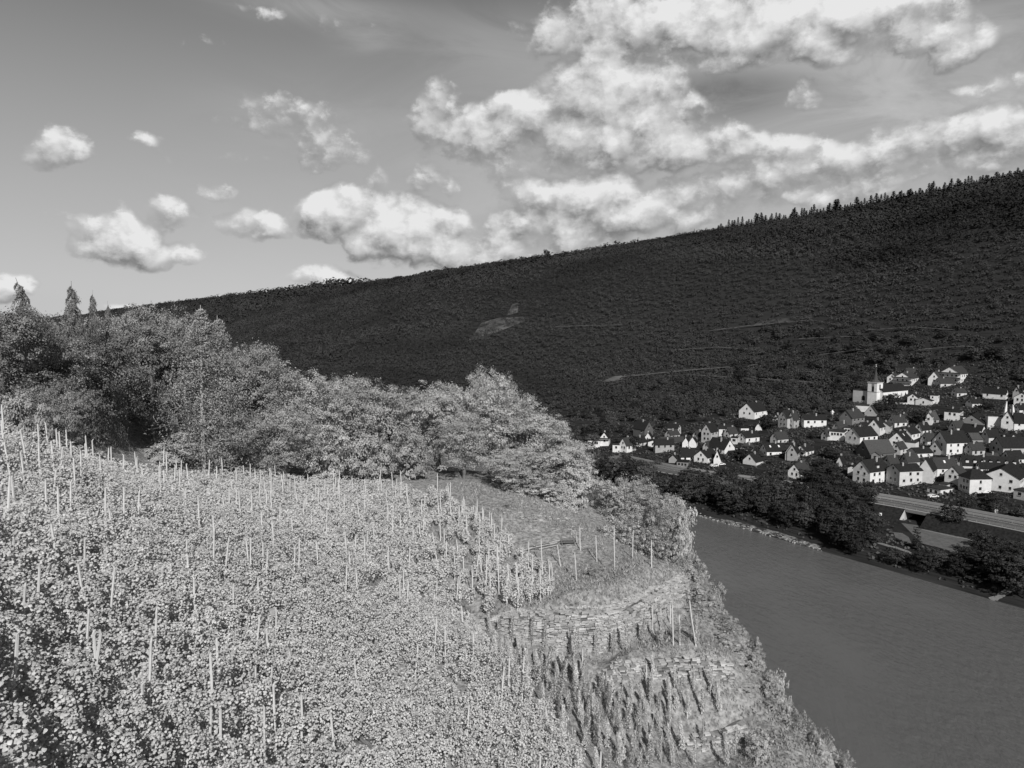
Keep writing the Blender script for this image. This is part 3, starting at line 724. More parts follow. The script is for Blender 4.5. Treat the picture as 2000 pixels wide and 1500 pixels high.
# ================================================================== TREES
def crown_mesh(name, blobs, n, size, shell=.35, flat=.75, kind='quad', updir=.5, droop=0.0, per=26, sunb=.0, cr=(.10, .26)):
    """blobs: list (x,y,z,rx,rz). Leaf faces packed in clumps near the surfaces of the blobs."""
    B = np.array(blobs, float); vol = B[:, 3] ** 2; pr = vol / vol.sum()
    ncl = max(12, n // per)
    which = rng.choice(len(B), ncl, p=pr)
    d = rng.normal(size=(ncl, 3)); d[:, 2] = d[:, 2] * .9 + .25; d /= np.linalg.norm(d, axis=1, keepdims=True)
    rad = (1 - shell * rng.random(ncl) ** 1.6)
    c = B[which, :3] + d * np.stack([B[which, 3], B[which, 3], B[which, 4]], 1) * rad[:, None]
    cs = B[which, 3] * rng.uniform(cr[0], cr[1], ncl)
    ci = rng.integers(0, ncl, n)
    off = rng.normal(size=(n, 3)) * np.array([1, 1, flat * .7])
    P = c[ci] + off * cs[ci][:, None] * .75
    P[:, 2] -= droop * np.abs(rng.normal(size=n)) * cs[ci]
    Nn = d[ci] * .75 + off * .3 + rng.normal(0, .45, (n, 3)) + np.array([0, 0, updir]) + rng.uniform(.4, 1.2, (n, 1)) * sunb * np.array([SUN_AZ[0], SUN_AZ[1], .3])
    tcl = rng.random(ncl); tone = np.clip(.55 * tcl[ci] + .45 * rng.random(n), 0, 1)
    me = leaf_mesh(name, P, Nn, size * rng.uniform(.6, 1.3, n), kind, tone, .7); me.materials.append(M_LEAF); return me
def trunk_mesh(name, H, r, br=8, spread=.5, m=None, lean=0.0, top=.8):
    mb = MB(); pts = [(0, 0, -1.0)]; k = 6
    for i in range(1, k + 1): pts.append((lean * i / k * H * .1 + rng.normal(0, r * .3), rng.normal(0, r * .3), H * top * i / k))
    for i in range(k): mb.tube(pts[i], pts[i + 1], r * (1 - .13 * i), r * (1 - .13 * (i + 1)), 7)
    for b_ in range(br):
        i = rng.integers(2, k); th = rng.random() * 6.283; L = H * spread * rng.uniform(.4, .8); p = Vector(pts[i])
        q = p + Vector((math.cos(th) * L * .75, math.sin(th) * L * .75, L * .6)); mid = (p + q) / 2 + Vector((0, 0, -.05 * L))
        mb.tube(p, mid, r * .4, r * .25, 5); mb.tube(mid, q, r * .25, r * .08, 5)
    me = mb.mesh(name); me.materials.append(m or M_BARK); return me
def broad_blobs(R, H, n):
    out = [(0, 0, H * .55, R * .75, H * .34)]
    for i in range(n):
        th = rng.random() * 6.283; q = rng.uniform(.35, .8); z = rng.uniform(.3, .88)
        w = math.sqrt(max(.1, 1 - ((z - .5) / .55) ** 2))
        out.append((math.cos(th) * R * q * w, math.sin(th) * R * q * w, H * z, R * rng.uniform(.24, .42), H * rng.uniform(.10, .17)))
    return out
# unit trees: radius 1 and height 2.2, scaled per object.  size in unit space
def broad_kind(n, size, nb=16, **kw):
    return crown_mesh('crown', broad_blobs(1, 2.2, nb), n, size, **kw), trunk_mesh('trunk', 2.2, .055)
BROAD = [broad_kind(26000, .034, 26 + 3 * i, per=60, flat=.8, cr=(.13, .28), shell=.45, sunb=.35) for i in range(4)]
RIMTONE = 1.0
BUSH = [(crown_mesh('crown', [(0, 0, .5, .6, .5)] + [(rng.uniform(-.65, .65), rng.uniform(-.65, .65), rng.uniform(.2, .9), rng.uniform(.25, .42), rng.uniform(.2, .4)) for _ in range(12)], 9000, .055, shell=.45, per=50, sunb=.7), trunk_mesh('trunk', 1.0, .04, 6, .7)) for _ in range(3)]
WISPY = [(crown_mesh('crown', [(rng.uniform(-.5, .5), rng.uniform(-.5, .5), .35 + 1.75 * i / 16, rng.uniform(.28, .5) * (1.15 - .5 * i / 16), .2) for i in range(17)], 6500, .055, shell=.8, updir=.2), trunk_mesh('trunk', 2.2, .045, 12, .35)) for _ in range(2)]
M_DARKBARK = mat('shaded_bark', .03)
FARB = [(crown_mesh('crown', [(0, 0, .95, .75, .8)] + broad_blobs(1, 2.1, 14), 3800, .10, shell=.22), trunk_mesh('trunk', 2.2, .045, 4, .3, M_DARKBARK)) for _ in range(4)]
POPL = (crown_mesh('crown', [(rng.uniform(-.1, .1), rng.uniform(-.1, .1), .3 + 3.4 * i / 12, .42 * (1.1 - .6 * i / 12) + .1, .3) for i in range(13)], 1800, .13), trunk_mesh('trunk', 3.6, .07, 4, .1))
def conifer_mesh(n_tier, H, R, n_leaf, size, droop=.25, curve=0.0, seed=1, ragged=.3, tk=1.0, pw=.62):
    P = []; Nn = []; tn = []; mb = MB(); mbr = MB()
    def cx(z): return curve * (z / H) ** 2.0 * H
    zs = np.linspace(0, H, 8)
    for i in range(7): mb.tube((cx(zs[i]), 0, zs[i] - (.5 if i == 0 else 0)), (cx(zs[i + 1]), 0, zs[i + 1]), .035 * tk * (1 - i / 7.5) + .004 * tk, .035 * tk * (1 - (i + 1) / 7.5) + .003, 6)
    per = n_leaf // n_tier; 
    for t_ in range(n_tier):
        z = H * (.08 + .90 * (t_ / n_tier) ** .9); L = R * (1 - z / H) ** pw * rng.uniform(1 - ragged, 1 + ragged) + .02; th = t_ * 2.4 + rng.normal(0, .3)
        s_ = rng.random(per) ** .7; x_ = cx(z) + math.cos(th) * L * s_; y_ = math.sin(th) * L * s_; zz = z - droop * L * s_ ** 1.6 + .05 * L
        hang = np.abs(rng.normal(0, .10 * L + .012, per)); lat = rng.normal(0, .20 * L + .01, per)
        P.append(np.stack([x_ - math.sin(th) * lat, y_ + math.cos(th) * lat, zz - hang], 1)); Nn.append(rng.normal(0, .5, (per, 3)) + np.array([math.cos(th) * .4, math.sin(th) * .4, .8])); tn.append(np.clip(rng.random(per) * .5 + .5 * rng.random(), 0, 1))
        mbr.tube((cx(z), 0, z), (cx(z) + math.cos(th) * L * .95, math.sin(th) * L * .95, z - droop * L * .8), .007, .002, 4)
    P = np.concatenate(P); Nn = np.concatenate(Nn)
    me = leaf_mesh('crown', P, Nn, size * rng.uniform(.6, 1.3, len(P)), 'quad', np.concatenate(tn), .35); me.materials.append(M_LEAF)
    tr = mb.mesh('trunk'); tr.materials.append(M_BARK); bn = mbr.mesh('branches'); bn.materials.append(M_BARK); return me, tr, bn
CONI = [conifer_mesh(60, 2.2, 1.0, 9000, .055, .5, c, 1, .45) for c in (0.03, -.42, .12, -.85)]
LARCH = conifer_mesh(150, 2.2, .75, 14000, .036, .12, 0.02, 3, .6, 1.05); LARCH[1].materials[0] = M_PALEBARK
SPR = [conifer_mesh(34, 2.2, .30, 1700, .085, .3, 0, 5, .2, 1.0, .95) for _ in range(3)]
def tree(nm, kind, base, H, R, tone, label, cat='tree', group=None, uh=2.2, rz=None, palebark=False):
    e = empty(nm, base, random.random() * 6.28 if rz is None else rz); e.scale = (R, R, H / uh)
    a = link('crown', kind[0], None, e); a.color = (tone, tone, tone, 1)
    b_ = link('trunk', kind[1], None, e)
    if len(kind) > 2: link('branches', kind[2], None, e)
    tag(e, label, cat, group); return e
def near_tree(nm, kind, pxc, pyt, pyb, Y, rpx, tone, label, uh=2.2, cat='tree', group=None, rz=None, sink=0.5):
    tone = tone * (2.9 if tone < .2 else 1.8)
    gb = atY(pxc, pyb, Y); g = float(znear(gb[0], Y)[0])
    top = atY(pxc, pyt, Y)[2]; base = min(g, gb[2]) if gb[2] < g + 2 else gb[2] - .0
    base = g if g < gb[2] + 3 else gb[2]
    if cat == 'bush' or pxc > 1150: base = max(base, gb[2] - 1.0)
    return tree(nm, kind, (gb[0], Y, base - sink), (top - base + sink) * .97, rpx / 1450 * Y, tone, label, cat, group, uh, rz)
nb = lambda: random.choice(BROAD)
T_ = [
 ('broadleaf_tree', 3, 955,716,930, 94, 52,.25,'narrow upper crown of the tallest light tree group'),
 ('broadleaf_tree', 1, 1000,762,950, 95, 60,.25,'light tree stepping down right behind the tallest one'),
 ('broadleaf_tree', 0, 1062,822,975, 94, 58,.26,'rounded light tree above the pale bushes near the village edge'),
 ('broadleaf_tree', 2, 1120,872,1000, 93, 48,.26,'last light tree before the leftmost village houses'),
 ('broadleaf_tree', 1, 1195,938,1070, 84, 46,.25,'airy small tree above the tall stakes, left one'),
 ('broadleaf_tree', 3, 1245,932,1085, 83, 48,.25,'airy small tree above the tall stakes, middle one'),
 ('broadleaf_tree', 0, 1308,962,1100, 79, 46,.23,'leafy small tree standing against the river bend'),
 ('broadleaf_tree', 2, 300,600,870, 80, 90,.12,'tall tree left of the twin stemmed larch'),
 ('broadleaf_tree', 0, 500,668,900, 84, 70,.12,'tree on the right shoulder of the larch'),
 ('broadleaf_tree', 1, 860,765,930, 95, 60,.24,'light tree between centre bushes and the tallest tree'),
 ('broadleaf_tree', 2, -40,590,860, 56, 95,.12,'tree cut by the left edge beside the spruces'),
 ('broadleaf_tree', 0, 60,618,870, 64, 90,.12,'tree filling the grove behind the leaning spruce'),
 ('broadleaf_tree', 1, 150,612,880, 68, 85,.11,'tree behind the pair of ragged spruce tops'),
 ('broadleaf_tree', 3, 255,622,890, 76, 70,.12,'tree where the grove dips to the far ridge'),
 ('broadleaf_tree', 0, 10,600,850, 52, 110,.085,'dark broadleaf tree at the left edge above the vines'),
 ('broadleaf_tree', 1, 95,655,870, 56, 95,.10,'dense tree below the drooping spruce tops at far left'),
 ('broadleaf_tree', 2, 205,640,890, 62, 100,.075,'dark broadleaf tree left of the gap of deep shade'),
 ('broadleaf_tree', 3, 300,612,880, 70, 95,.085,'broad tree whose crown meets the far ridge line'),
 ('broadleaf_tree', 0, 355,660,880, 76, 80,.075,'tree behind the twin stemmed larch on its left'),
 ('broadleaf_tree', 1, 470,690,905, 80, 85,.10,'mid grey tree right of the twin stemmed larch'),
 ('broadleaf_tree', 2, 545,712,915, 84, 85,.13,'rounded tree in the middle of the left grove'),
 ('broadleaf_tree', 3, 620,735,920, 86, 70,.16,'lighter tree between dark grove and pale bushes'),
 ('broadleaf_tree', 0, 690,738,925, 88, 70,.21,'pale tree standing where the grove turns lighter'),
 ('broadleaf_tree', 1, 760,745,925, 90, 72,.24,'pale leafy tree behind the upper row of stakes'),
 ('broadleaf_tree', 2, 850,742,930, 92, 75,.25,'pale tree left of the tallest light tree'),
 ('broadleaf_tree', 3, 962,728,935, 92, 70,.27,'tallest light tree with its top against the dark hillside'),
 ('broadleaf_tree', 0, 905,800,940, 89, 70,.23,'tree with dark hollow beneath above the grass field'),
 ('broadleaf_tree', 1, 1030,795,965, 92, 80,.26,'light tree sloping down right of the tallest one'),
 ('broadleaf_tree', 2, 1085,860,990, 92, 72,.28,'light tree beside the left end of the village'),
 ('broadleaf_tree', 3, 1010,880,985, 86, 70,.26,'low spreading tree above the small path clearing'),
 ('broadleaf_tree', 1, 560,800,930, 78, 70,.13,'low tree in front of the grove above the stakes'),
 ('broadleaf_tree', 2, 440,805,925, 72, 75,.15,'layered low tree under the twin stemmed larch'),
 ('broadleaf_tree', 3, 110,760,880, 50, 60,.12,'low tree at left with its foot among the vines'),
]
for (nm, k_, a, b_, c, Y, r_, tone, lb) in T_: near_tree(nm, BROAD[k_], a, b_ - (22 if a < 700 else 10), c, Y, r_ * 1.08, tone, lb)
B_ = [(45,740,865,47,60,.13,'grey bush at far left on the vineyard edge'),(330,850,920,66,60,.14,'bush in deep shade left of the larch'),(640,830,940,82,70,.17,'bushy thicket above the stakes left of centre'),
 (720,830,940,84,60,.22,'light bush behind the row of stakes near the middle'),(790,820,935,88,60,.20,'bush at the top of the sparse vine rows'),(700,790,920,89,60,.23,'upper pale bush left of the tall light tree'),
 (1125,900,1010,88,60,.27,'round light bush below the leftmost houses'),(1060,930,1010,84,60,.27,'pale bush above the stone heap'),(1100,955,1045,83,50,.28,'lower pale bush beside the stone heap'),
 (1185,935,1075,82,62,.25,'feathery pale bush above the tall stakes'),(1240,945,1080,84,55,.22,'feathery shrub in front of the river bend'),(1305,965,1090,80,58,.24,'leafy bush standing out against the river'),
 (1285,1030,1110,76,50,.26,'low bush behind the last stakes of the spur'),(1160,1020,1080,78,50,.30,'pale shrub at the corner behind the tall stake'),(1330,1085,1180,68,42,.34,'pale bush on the spur rim by the water'),
 (1385,1125,1230,64,36,.20,'darker bush hanging over the rim right of the curved wall'),(1420,1200,1290,61,30,.27,'small pale bush on the rim above the river'),(1462,1235,1345,58,34,.24,'rim bush with upright twigs beside the river'),
 (1515,1290,1400,55,36,.27,'light bush halfway down the rocky rim'),(1500,1370,1450,52,34,.25,'bush left of the dark rock hollow on the rim'),(1585,1395,1500,52,40,.20,'dark leafy bush low on the rim against the water'),
 (1625,1440,1540,50,34,.26,'lowest bush at the bottom edge by the water'),(1560,1450,1540,49,38,.16,'shadowed shrub at the foot of the rim'),(1450,1330,1400,53,30,.28,'pale shrub on the narrow rim path'),
 (1478,1430,1520,48,40,.27,'pale shrub at the bottom between wall and rim'),(1370,1190,1240,60,20,.22,'small shrub at the right end of the curved wall'),(992,985,1022,79,12,.09,'small dark conical shrub alone on the grass field'),
 (905,1160,1200,58,26,.14,'dark weedy shrub at the foot of the sparse vines'),(1215,1125,1145,64,26,.10,'flat dark weeds on the grassy spur'),(1165,1100,1122,66,24,.12,'low dark tuft behind the stakes on the spur')]
for i, (a, b_, c, Y, r_, tone, lb) in enumerate(B_): near_tree('bush', BUSH[i % 3] if 'feathery' not in lb else WISPY[i % 2], a, b_, c, Y, r_, tone, lb, 1.15 if 'feathery' not in lb else 2.2, 'bush', sink=.3)
for _ in range(70):
    f = rng.random(); E_ = np.array(EDGE); q_ = f * (len(E_) - 1); i_ = int(q_); a, b_, c = E_[i_] + (E_[min(i_ + 1, len(E_) - 1)] - E_[i_]) * (q_ - i_)
    a += rng.uniform(-50, 22); b_ += rng.uniform(-10, 20); rr_ = rng.uniform(16, 36)
    near_tree('shrub', BUSH[_ % 3], a, b_ - rr_ * 1.0, b_ + rr_, c + .5, rr_, rng.uniform(.2, .3), ('pale shrub on the upper rim beside the curved wall' if b_ < 1250 else 'pale shrub halfway down the rim above the river' if b_ < 1380 else 'pale shrub on the lowest rim near the bottom edge'), 1.15, 'bush', 'shrubs along the rim', sink=.2)
for (a, b_, c, Y, r_, lb) in ((1135,985,1062,82,48,'pale bush left of the feathery one above the tall stakes'),(1165,950,1050,86,52,'wide pale bush between stone heap and feathery bush'),(1215,1000,1100,77,46,'light bush directly behind the tallest stake'),(1085,925,1000,90,55,'pale bush sloping down from the light trees'),(1265,1010,1110,76,44,'bush behind the right hand stakes of the spur'),(1330,1010,1120,75,36,'outermost bush of the spur against the river'),(1040,905,980,92,50,'bush at the back of the grass field')):
    near_tree('bush', random.choice(BUSH), a, b_, c, Y, r_, .26, lb, 1.15, 'bush', sink=.3)
near_tree('spruce', CONI[1], 104,532,860, 57, 60,.085,'spruce with bent drooping top leaning left at far left', rz=0.0)
near_tree('spruce', CONI[0], 152,538,870, 58, 58,.085,'ragged spruce with upright top beside the leaning one', rz=1.0)
near_tree('spruce', CONI[3], 75,566,862, 59, 58,.085,'spruce with top bent far to the left at the very edge of the grove', rz=.4)
near_tree('spruce', CONI[2], 186,556,875, 60, 36,.08,'shorter spruce right of the two ragged tops', rz=.3)
near_tree('spruce', CONI[2], 226,578,880, 63, 30,.09,'thin feathery conifer at the right of the spruce group', rz=2.3)
near_tree('larch', LARCH, 398,585,910, 69, 120,.13,'feathery larch with pale bare stem seen through its crown', rz=0)
near_tree('larch', LARCH, 432,606,910, 71, 100,.13,'second feathery larch close behind the pale stemmed one', rz=1.4)
# visible pale stems of the two larches
for (a, b_, c, d, Y) in ((392,590,411,760,67.2),(412,640,426,800,68.6)):
    pass

# ------------------------------------------------------------------ small things on the terraces
M_WOOD = mat('grey_sawn_wood', .28, .5, 5, stretch=(1, 1, 8)); M_CONC = mat('weathered_concrete', .30, .46, 6, bump=.02)
def frame_from(px, py, dz=0):
    g = hit_near(px, py); return g
g = frame_from(1110, 1066)
r_ = empty('wooden_bench', g, .15); r_.scale = (.7, .7, .7)
for i in range(3):
    mb = MB(); mb.box(-1.1, .16 * i - .05, .46, 1.1, .16 * i + .09, .50); mb.build('seat_board', M_BARK, r_)
for i in range(2):
    mb = MB(); mb.box(-1.1, .47 + .03 * i, .62 + .2 * i, 1.1, .51 + .03 * i, .76 + .2 * i); mb.build('backrest_board', M_BARK, r_)
for sx_ in (-.9, .9):
    mb = MB(); mb.box(sx_ - .05, 0, -.2, sx_ + .05, .06, .455); mb.build('leg', M_BARK, r_)
    mb = MB(); mb.box(sx_ - .05, .52, -.2, sx_ + .05, .6, .98); mb.build('leg', M_BARK, r_)
tag(r_, 'wooden bench with slatted back at the right end of the log pile', 'bench')
ga = hit_near(1022, 1078); gb = hit_near(1100, 1064)
r_ = empty('log_stack', ga); d = gb - ga
for i in range(14):
    f0 = rng.uniform(0, .45); f1 = f0 + rng.uniform(.35, .55); o = np.array([0, rng.uniform(-.35, .35), .08 + .09 * (i % 5)])
    mb = MB(); mb.tube(d * f0 + o, d * f1 + o + [0, 0, .06], .06, .045, 6); mb.build('log', M_WOOD if i % 3 else M_BARK, r_)
tag(r_, 'low stack of long logs and poles beside the small clearing', 'log stack')
for (a, b_, ww, lb) in ((526,1205,1.0,'upper concrete step block in the gap between the vines'), (549,1290,1.1,'lower concrete step block with a post at its right edge')):
    g = hit_near(a, b_ + 14, dz=.6); r_ = empty('concrete_steps', g, .5)
    mb = MB()
    for i in range(4): mb.box(-ww / 2, -.35 + i * .3, -.6, ww / 2, -.35 + i * .3 + .32, .55 + i * .19)
    mb.build('steps', M_CONC, r_); mb = MB(); mb.box(-ww / 2 - .14, -.3, -.6, -ww / 2 - .004, 1.0, 1.25); mb.build('side_wall', M_CONC, r_)
    tag(r_, lb, 'steps')
M_WIRE = mat('galvanised_wire', .5, rough=.4)
for (a, b_, c, d, lb) in ((0,1484,52,1502,'thin taut wire between stakes at the bottom left corner'),(184,1342,212,1352,'short wire leading off a stake at lower left'),(296,1345,318,1352,'short wire below the tall near stake')):
    p = hit_near(a, b_, dz=1.6); q = hit_near(c, d, dz=1.6)
    if p is None or q is None: continue
    p[2] += 1.75; q[2] += 1.75; e = (q - p) * .6
    mb = MB(); mb.tube(p - e, q + e, .006, .006, 5); tag(mb.build('trellis_wire', M_WIRE), lb, 'wire')
g = hit_near(1075, 1130)
r_ = empty('t_shaped_post', g); mb = MB(); mb.box(-.06, -.06, -.2, .06, .06, 1.55); mb.build('post', M_WOOD, r_); mb = MB(); mb.box(-.6, -.05, 1.553, .6, .05, 1.62); mb.build('cross_board', M_WOOD, r_)
tag(r_, 'short wooden post with a crossboard on top among the sparse vines', 'post')


# ================================================================== VILLAGE
M_ROOF = [mat('slate_roof_dark', .016, .034, 1.5, stretch=(1, 1, 5)), mat('slate_roof_grey', .035, .06, 1.5, stretch=(1, 1, 5)), mat('tiled_roof', .055, .09, 1.5, stretch=(1, 1, 5))]
def wallmat(v):
    v = min(v * 1.06, .9)
    return mat('render_wall_%d' % int(v * 100), v * .76, v * .92, .5, detail=6)
fps = []      # footprints for keeping trees away
def house_at(corner, v2, W_, L_, eave, rise, phi, side, tone, roof, label, cat='house', rows=None, cols=None, lcols=None, chim=1, kind='gable', found=4.0, balcony=False, dormers=0, attic=True, skyl=0):
    """corner: near corner. v2: horizontal view direction. gable wall runs to one side, long wall to the other."""
    v = np.array([v2[0], v2[1]]); v /= np.linalg.norm(v); r = np.array([v[1], -v[0]]) * side
    e1 = -r * math.cos(phi) + v * math.sin(phi); e2 = r * math.sin(phi) + v * math.cos(phi)
    root = empty('house', corner)
    def Pt(a, b_, z): return (e1[0] * a + e2[0] * b_, e1[1] * a + e2[1] * b_, z)
    m_w = wallmat(tone); cen = np.array(corner[:2]) + e1 * W_ / 2 + e2 * L_ / 2; fps.append((cen[0], cen[1], max(W_, L_) * .62))
    flat = kind == 'flat'
    mb = MB(); rz = eave + (0.0 if flat else rise)
    if flat:
        pts = [Pt(0, 0, -found), Pt(W_, 0, -found), Pt(W_, L_, -found), Pt(0, L_, -found), Pt(0, 0, eave), Pt(W_, 0, eave), Pt(W_, L_, eave), Pt(0, L_, eave)]
        mb.quadbox(pts)
    elif kind == 'hip':
        pts = [Pt(0, 0, -found), Pt(W_, 0, -found), Pt(W_, L_, -found), Pt(0, L_, -found), Pt(0, 0, eave), Pt(W_, 0, eave), Pt(W_, L_, eave), Pt(0, L_, eave)]
        mb.quadbox(pts)
    else:
        f0 = [Pt(0, 0, -found), Pt(W_, 0, -found), Pt(W_, 0, eave), Pt(W_ / 2, 0, eave + rise), Pt(0, 0, eave)]
        f1 = [Pt(0, L_, -found), Pt(W_, L_, -found), Pt(W_, L_, eave), Pt(W_ / 2, L_, eave + rise), Pt(0, L_, eave)]
        mb.poly(f0 + f1, [(0, 1, 2, 3, 4), (9, 8, 7, 6, 5), (0, 5, 6, 1), (1, 6, 7, 2), (2, 7, 8, 3), (3, 8, 9, 4), (4, 9, 5, 0)])
    mb.build('wall', m_w, root)
    o = .28; th = .22; mb = MB()
    if flat:
        mb.quadbox([Pt(-.2, -.2, eave + .003), Pt(W_ + .2, -.2, eave + .003), Pt(W_ + .2, L_ + .2, eave + .003), Pt(-.2, L_ + .2, eave + .003), Pt(-.2, -.2, eave + .25), Pt(W_ + .2, -.2, eave + .25), Pt(W_ + .2, L_ + .2, eave + .25), Pt(-.2, L_ + .2, eave + .25)])
    elif kind == 'hip':
        b0 = [Pt(-.4, -.4, eave + .004), Pt(W_ + .4, -.4, eave + .004), Pt(W_ + .4, L_ + .4, eave + .004), Pt(-.4, L_ + .4, eave + .004)]
        k_ = min(W_, L_) * .45; r0 = (Pt(W_ / 2, k_, eave + rise), Pt(W_ / 2, L_ - k_, eave + rise)) if L_ >= W_ else (Pt(k_, L_ / 2, eave + rise), Pt(W_ - k_, L_ / 2, eave + rise))
        if L_ >= W_: mb.poly(b0 + list(r0), [(0, 1, 4), (1, 2, 5, 4), (2, 3, 5), (3, 0, 4, 5), (0, 3, 2, 1)])
        else: mb.poly(b0 + list(r0), [(0, 1, 5, 4), (1, 2, 5), (2, 3, 4, 5), (3, 0, 4), (0, 3, 2, 1)])
    else:
        sl_ = rise / (W_ / 2)
        for sgn in (0, 1):
            a0 = -o if sgn == 0 else W_ + o; zl = eave - o * sl_ + .03
            c8 = [Pt(a0, -o, zl), Pt(W_ / 2, -o, eave + rise + .03), Pt(W_ / 2, L_ + o, eave + rise + .03), Pt(a0, L_ + o, zl)]
            c8 += [(p[0], p[1], p[2] + th) for p in c8]; mb.quadbox(c8)
    ro = mb.build('roof', M_ROOF[roof], root)
    for c_ in range(chim):
        if flat: break
        a = W_ * rng.uniform(.35, .6); b_ = L_ * rng.uniform(.3, .75); z0 = eave + rise * .55; mb = MB(); q = .35
        mb.quadbox([Pt(a - q, b_ - q, z0), Pt(a + q, b_ - q, z0), Pt(a + q, b_ + q, z0), Pt(a - q, b_ + q, z0), Pt(a - q, b_ - q, eave + rise + .9), Pt(a + q, b_ - q, eave + rise + .9), Pt(a + q, b_ + q, eave + rise + .9), Pt(a - q, b_ + q, eave + rise + .9)])
        mb.build('chimney', wallmat(.4), ro)
    def window(face, u_, z, w, h):
        mb = MB(); mf = MB(); d0, d1 = -.05, .12
        def q(mbx, uw, hh, da, db):
            if face == 'g': mbx.quadbox([Pt(u_ - uw, da, z - hh), Pt(u_ + uw, da, z - hh), Pt(u_ + uw, db, z - hh), Pt(u_ - uw, db, z - hh), Pt(u_ - uw, da, z + hh), Pt(u_ + uw, da, z + hh), Pt(u_ + uw, db, z + hh), Pt(u_ - uw, db, z + hh)])
            else: mbx.quadbox([Pt(da, u_ - uw, z - hh), Pt(db, u_ - uw, z - hh), Pt(db, u_ + uw, z - hh), Pt(da, u_ + uw, z - hh), Pt(da, u_ - uw, z + hh), Pt(db, u_ - uw, z + hh), Pt(db, u_ + uw, z + hh), Pt(da, u_ + uw, z + hh)])
        q(mb, w / 2, h / 2, d0, d1); wo_ = mb.build('window', M_WINDOW, root)
        q(mf, w / 2 + .1, .05, -.14, -.052) if False else None
        mf = MB()
        zz = z; z_ = z - h / 2 - .06
        def q2():
            uw, hh, da, db = w / 2 + .12, .055, -.16, .1
            if face == 'g': mf.quadbox([Pt(u_ - uw, da, z_ - hh), Pt(u_ + uw, da, z_ - hh), Pt(u_ + uw, db, z_ - hh), Pt(u_ - uw, db, z_ - hh), Pt(u_ - uw, da, z_ + hh), Pt(u_ + uw, da, z_ + hh), Pt(u_ + uw, db, z_ + hh), Pt(u_ - uw, db, z_ + hh)])
            else: mf.quadbox([Pt(da, u_ - uw, z_ - hh), Pt(db, u_ - uw, z_ - hh), Pt(db, u_ + uw, z_ - hh), Pt(da, u_ + uw, z_ - hh), Pt(da, u_ - uw, z_ + hh), Pt(db, u_ - uw, z_ + hh), Pt(db, u_ + uw, z_ + hh), Pt(da, u_ + uw, z_ + hh)])
        q2(); mf.build('sill', M_FRAME, wo_)
    nrow = rows if rows is not None else max(1, int(eave / 2.7))
    gc = cols if cols is not None else (2 if W_ > 5 else 1); lc = lcols if lcols is not None else max(1, int(L_ / 3.4))
    for rw in range(nrow):
        z = eave - 1.25 - rw * 2.75
        if z < .6: break
        if cols != 0:
            for c_ in range(gc):
                if rng.random() < .12: continue
                window('g', W_ * (c_ + 1) / (gc + 1) + rng.normal(0, .12), z + rng.normal(0, .05), rng.uniform(.8, 1.15), rng.uniform(1.1, 1.4))
        if lcols != 0:
            for c_ in range(lc):
                if rng.random() < .12: continue
                window('l', L_ * (c_ + .6) / (lc + .2) + rng.normal(0, .15), z + rng.normal(0, .05), rng.uniform(.8, 1.3), rng.uniform(1.1, 1.4))
    if attic and not flat and kind == 'gable' and rise > 2.2: window('g', W_ / 2, eave + rise * .32, .9, 1.1)
    if balcony:
        for zb in ([eave * .45, eave * .98] if eave > 4.4 else [eave * .9]):
            mb = MB(); mb.quadbox([Pt(-.3, -1.5, zb), Pt(W_ + .3, -1.5, zb), Pt(W_ + .3, -.004, zb), Pt(-.3, -.004, zb), Pt(-.3, -1.5, zb + .18), Pt(W_ + .3, -1.5, zb + .18), Pt(W_ + .3, -.004, zb + .18), Pt(-.3, -.004, zb + .18)])
            bo = mb.build('balcony', wallmat(.5), root); mb = MB()
            mb.quadbox([Pt(-.3, -1.56, zb + .2), Pt(W_ + .3, -1.56, zb + .2), Pt(W_ + .3, -1.5, zb + .2), Pt(-.3, -1.5, zb + .2), Pt(-.3, -1.56, zb + 1.05), Pt(W_ + .3, -1.56, zb + 1.05), Pt(W_ + .3, -1.5, zb + 1.05), Pt(-.3, -1.5, zb + 1.05)])
            mb.build('railing', M_DARKMETAL if tone > .6 else M_WOOD, bo)
    for k_ in range(dormers):
        u_ = L_ * (k_ + .6) / (dormers + .2); sl_ = rise / (W_ / 2); a0 = W_ * .10; a1 = W_ * .38; z0 = eave + a0 * sl_; hz = 1.15; q = .62
        mb = MB(); mb.quadbox([Pt(a0, u_ - q, z0), Pt(a1, u_ - q, z0), Pt(a1, u_ + q, z0), Pt(a0, u_ + q, z0), Pt(a0, u_ - q, z0 + hz + .2), Pt(a1, u_ - q, z0 + hz + .2), Pt(a1, u_ + q, z0 + hz + .2), Pt(a0, u_ + q, z0 + hz + .2)])
        dm = mb.build('dormer', wallmat(.7), ro); mb = MB()
        mb.poly([Pt(a0 - .2, u_ - q - .15, z0 + hz + .2), Pt(a0 - .2, u_ + q + .15, z0 + hz + .2), Pt(a0 - .2, u_, z0 + hz + .85), Pt(a1 + .3, u_ - q - .15, z0 + hz + .2), Pt(a1 + .3, u_ + q + .15, z0 + hz + .2), Pt(a1 + .3, u_, z0 + hz + .85)], [(0, 1, 2), (5, 4, 3), (0, 3, 4, 1), (1, 4, 5, 2), (2, 5, 3, 0)])
        mb.build('dormer_roof', M_ROOF[roof], ro)
    for k_ in range(skyl):
        u_ = L_ * (k_ + .6) / (skyl + .3); sl_ = rise / (W_ / 2); a0 = W_ * .22; a1 = W_ * .34
        mb = MB(); c8 = [Pt(a0, u_ - .4, eave + a0 * sl_ + .24), Pt(a1, u_ - .4, eave + a1 * sl_ + .24), Pt(a1, u_ + .4, eave + a1 * sl_ + .24), Pt(a0, u_ + .4, eave + a0 * sl_ + .24)]
        c8 += [(p[0], p[1], p[2] + .12) for p in c8]; mb.quadbox(c8); mb.build('skylight', M_FRAME, ro)
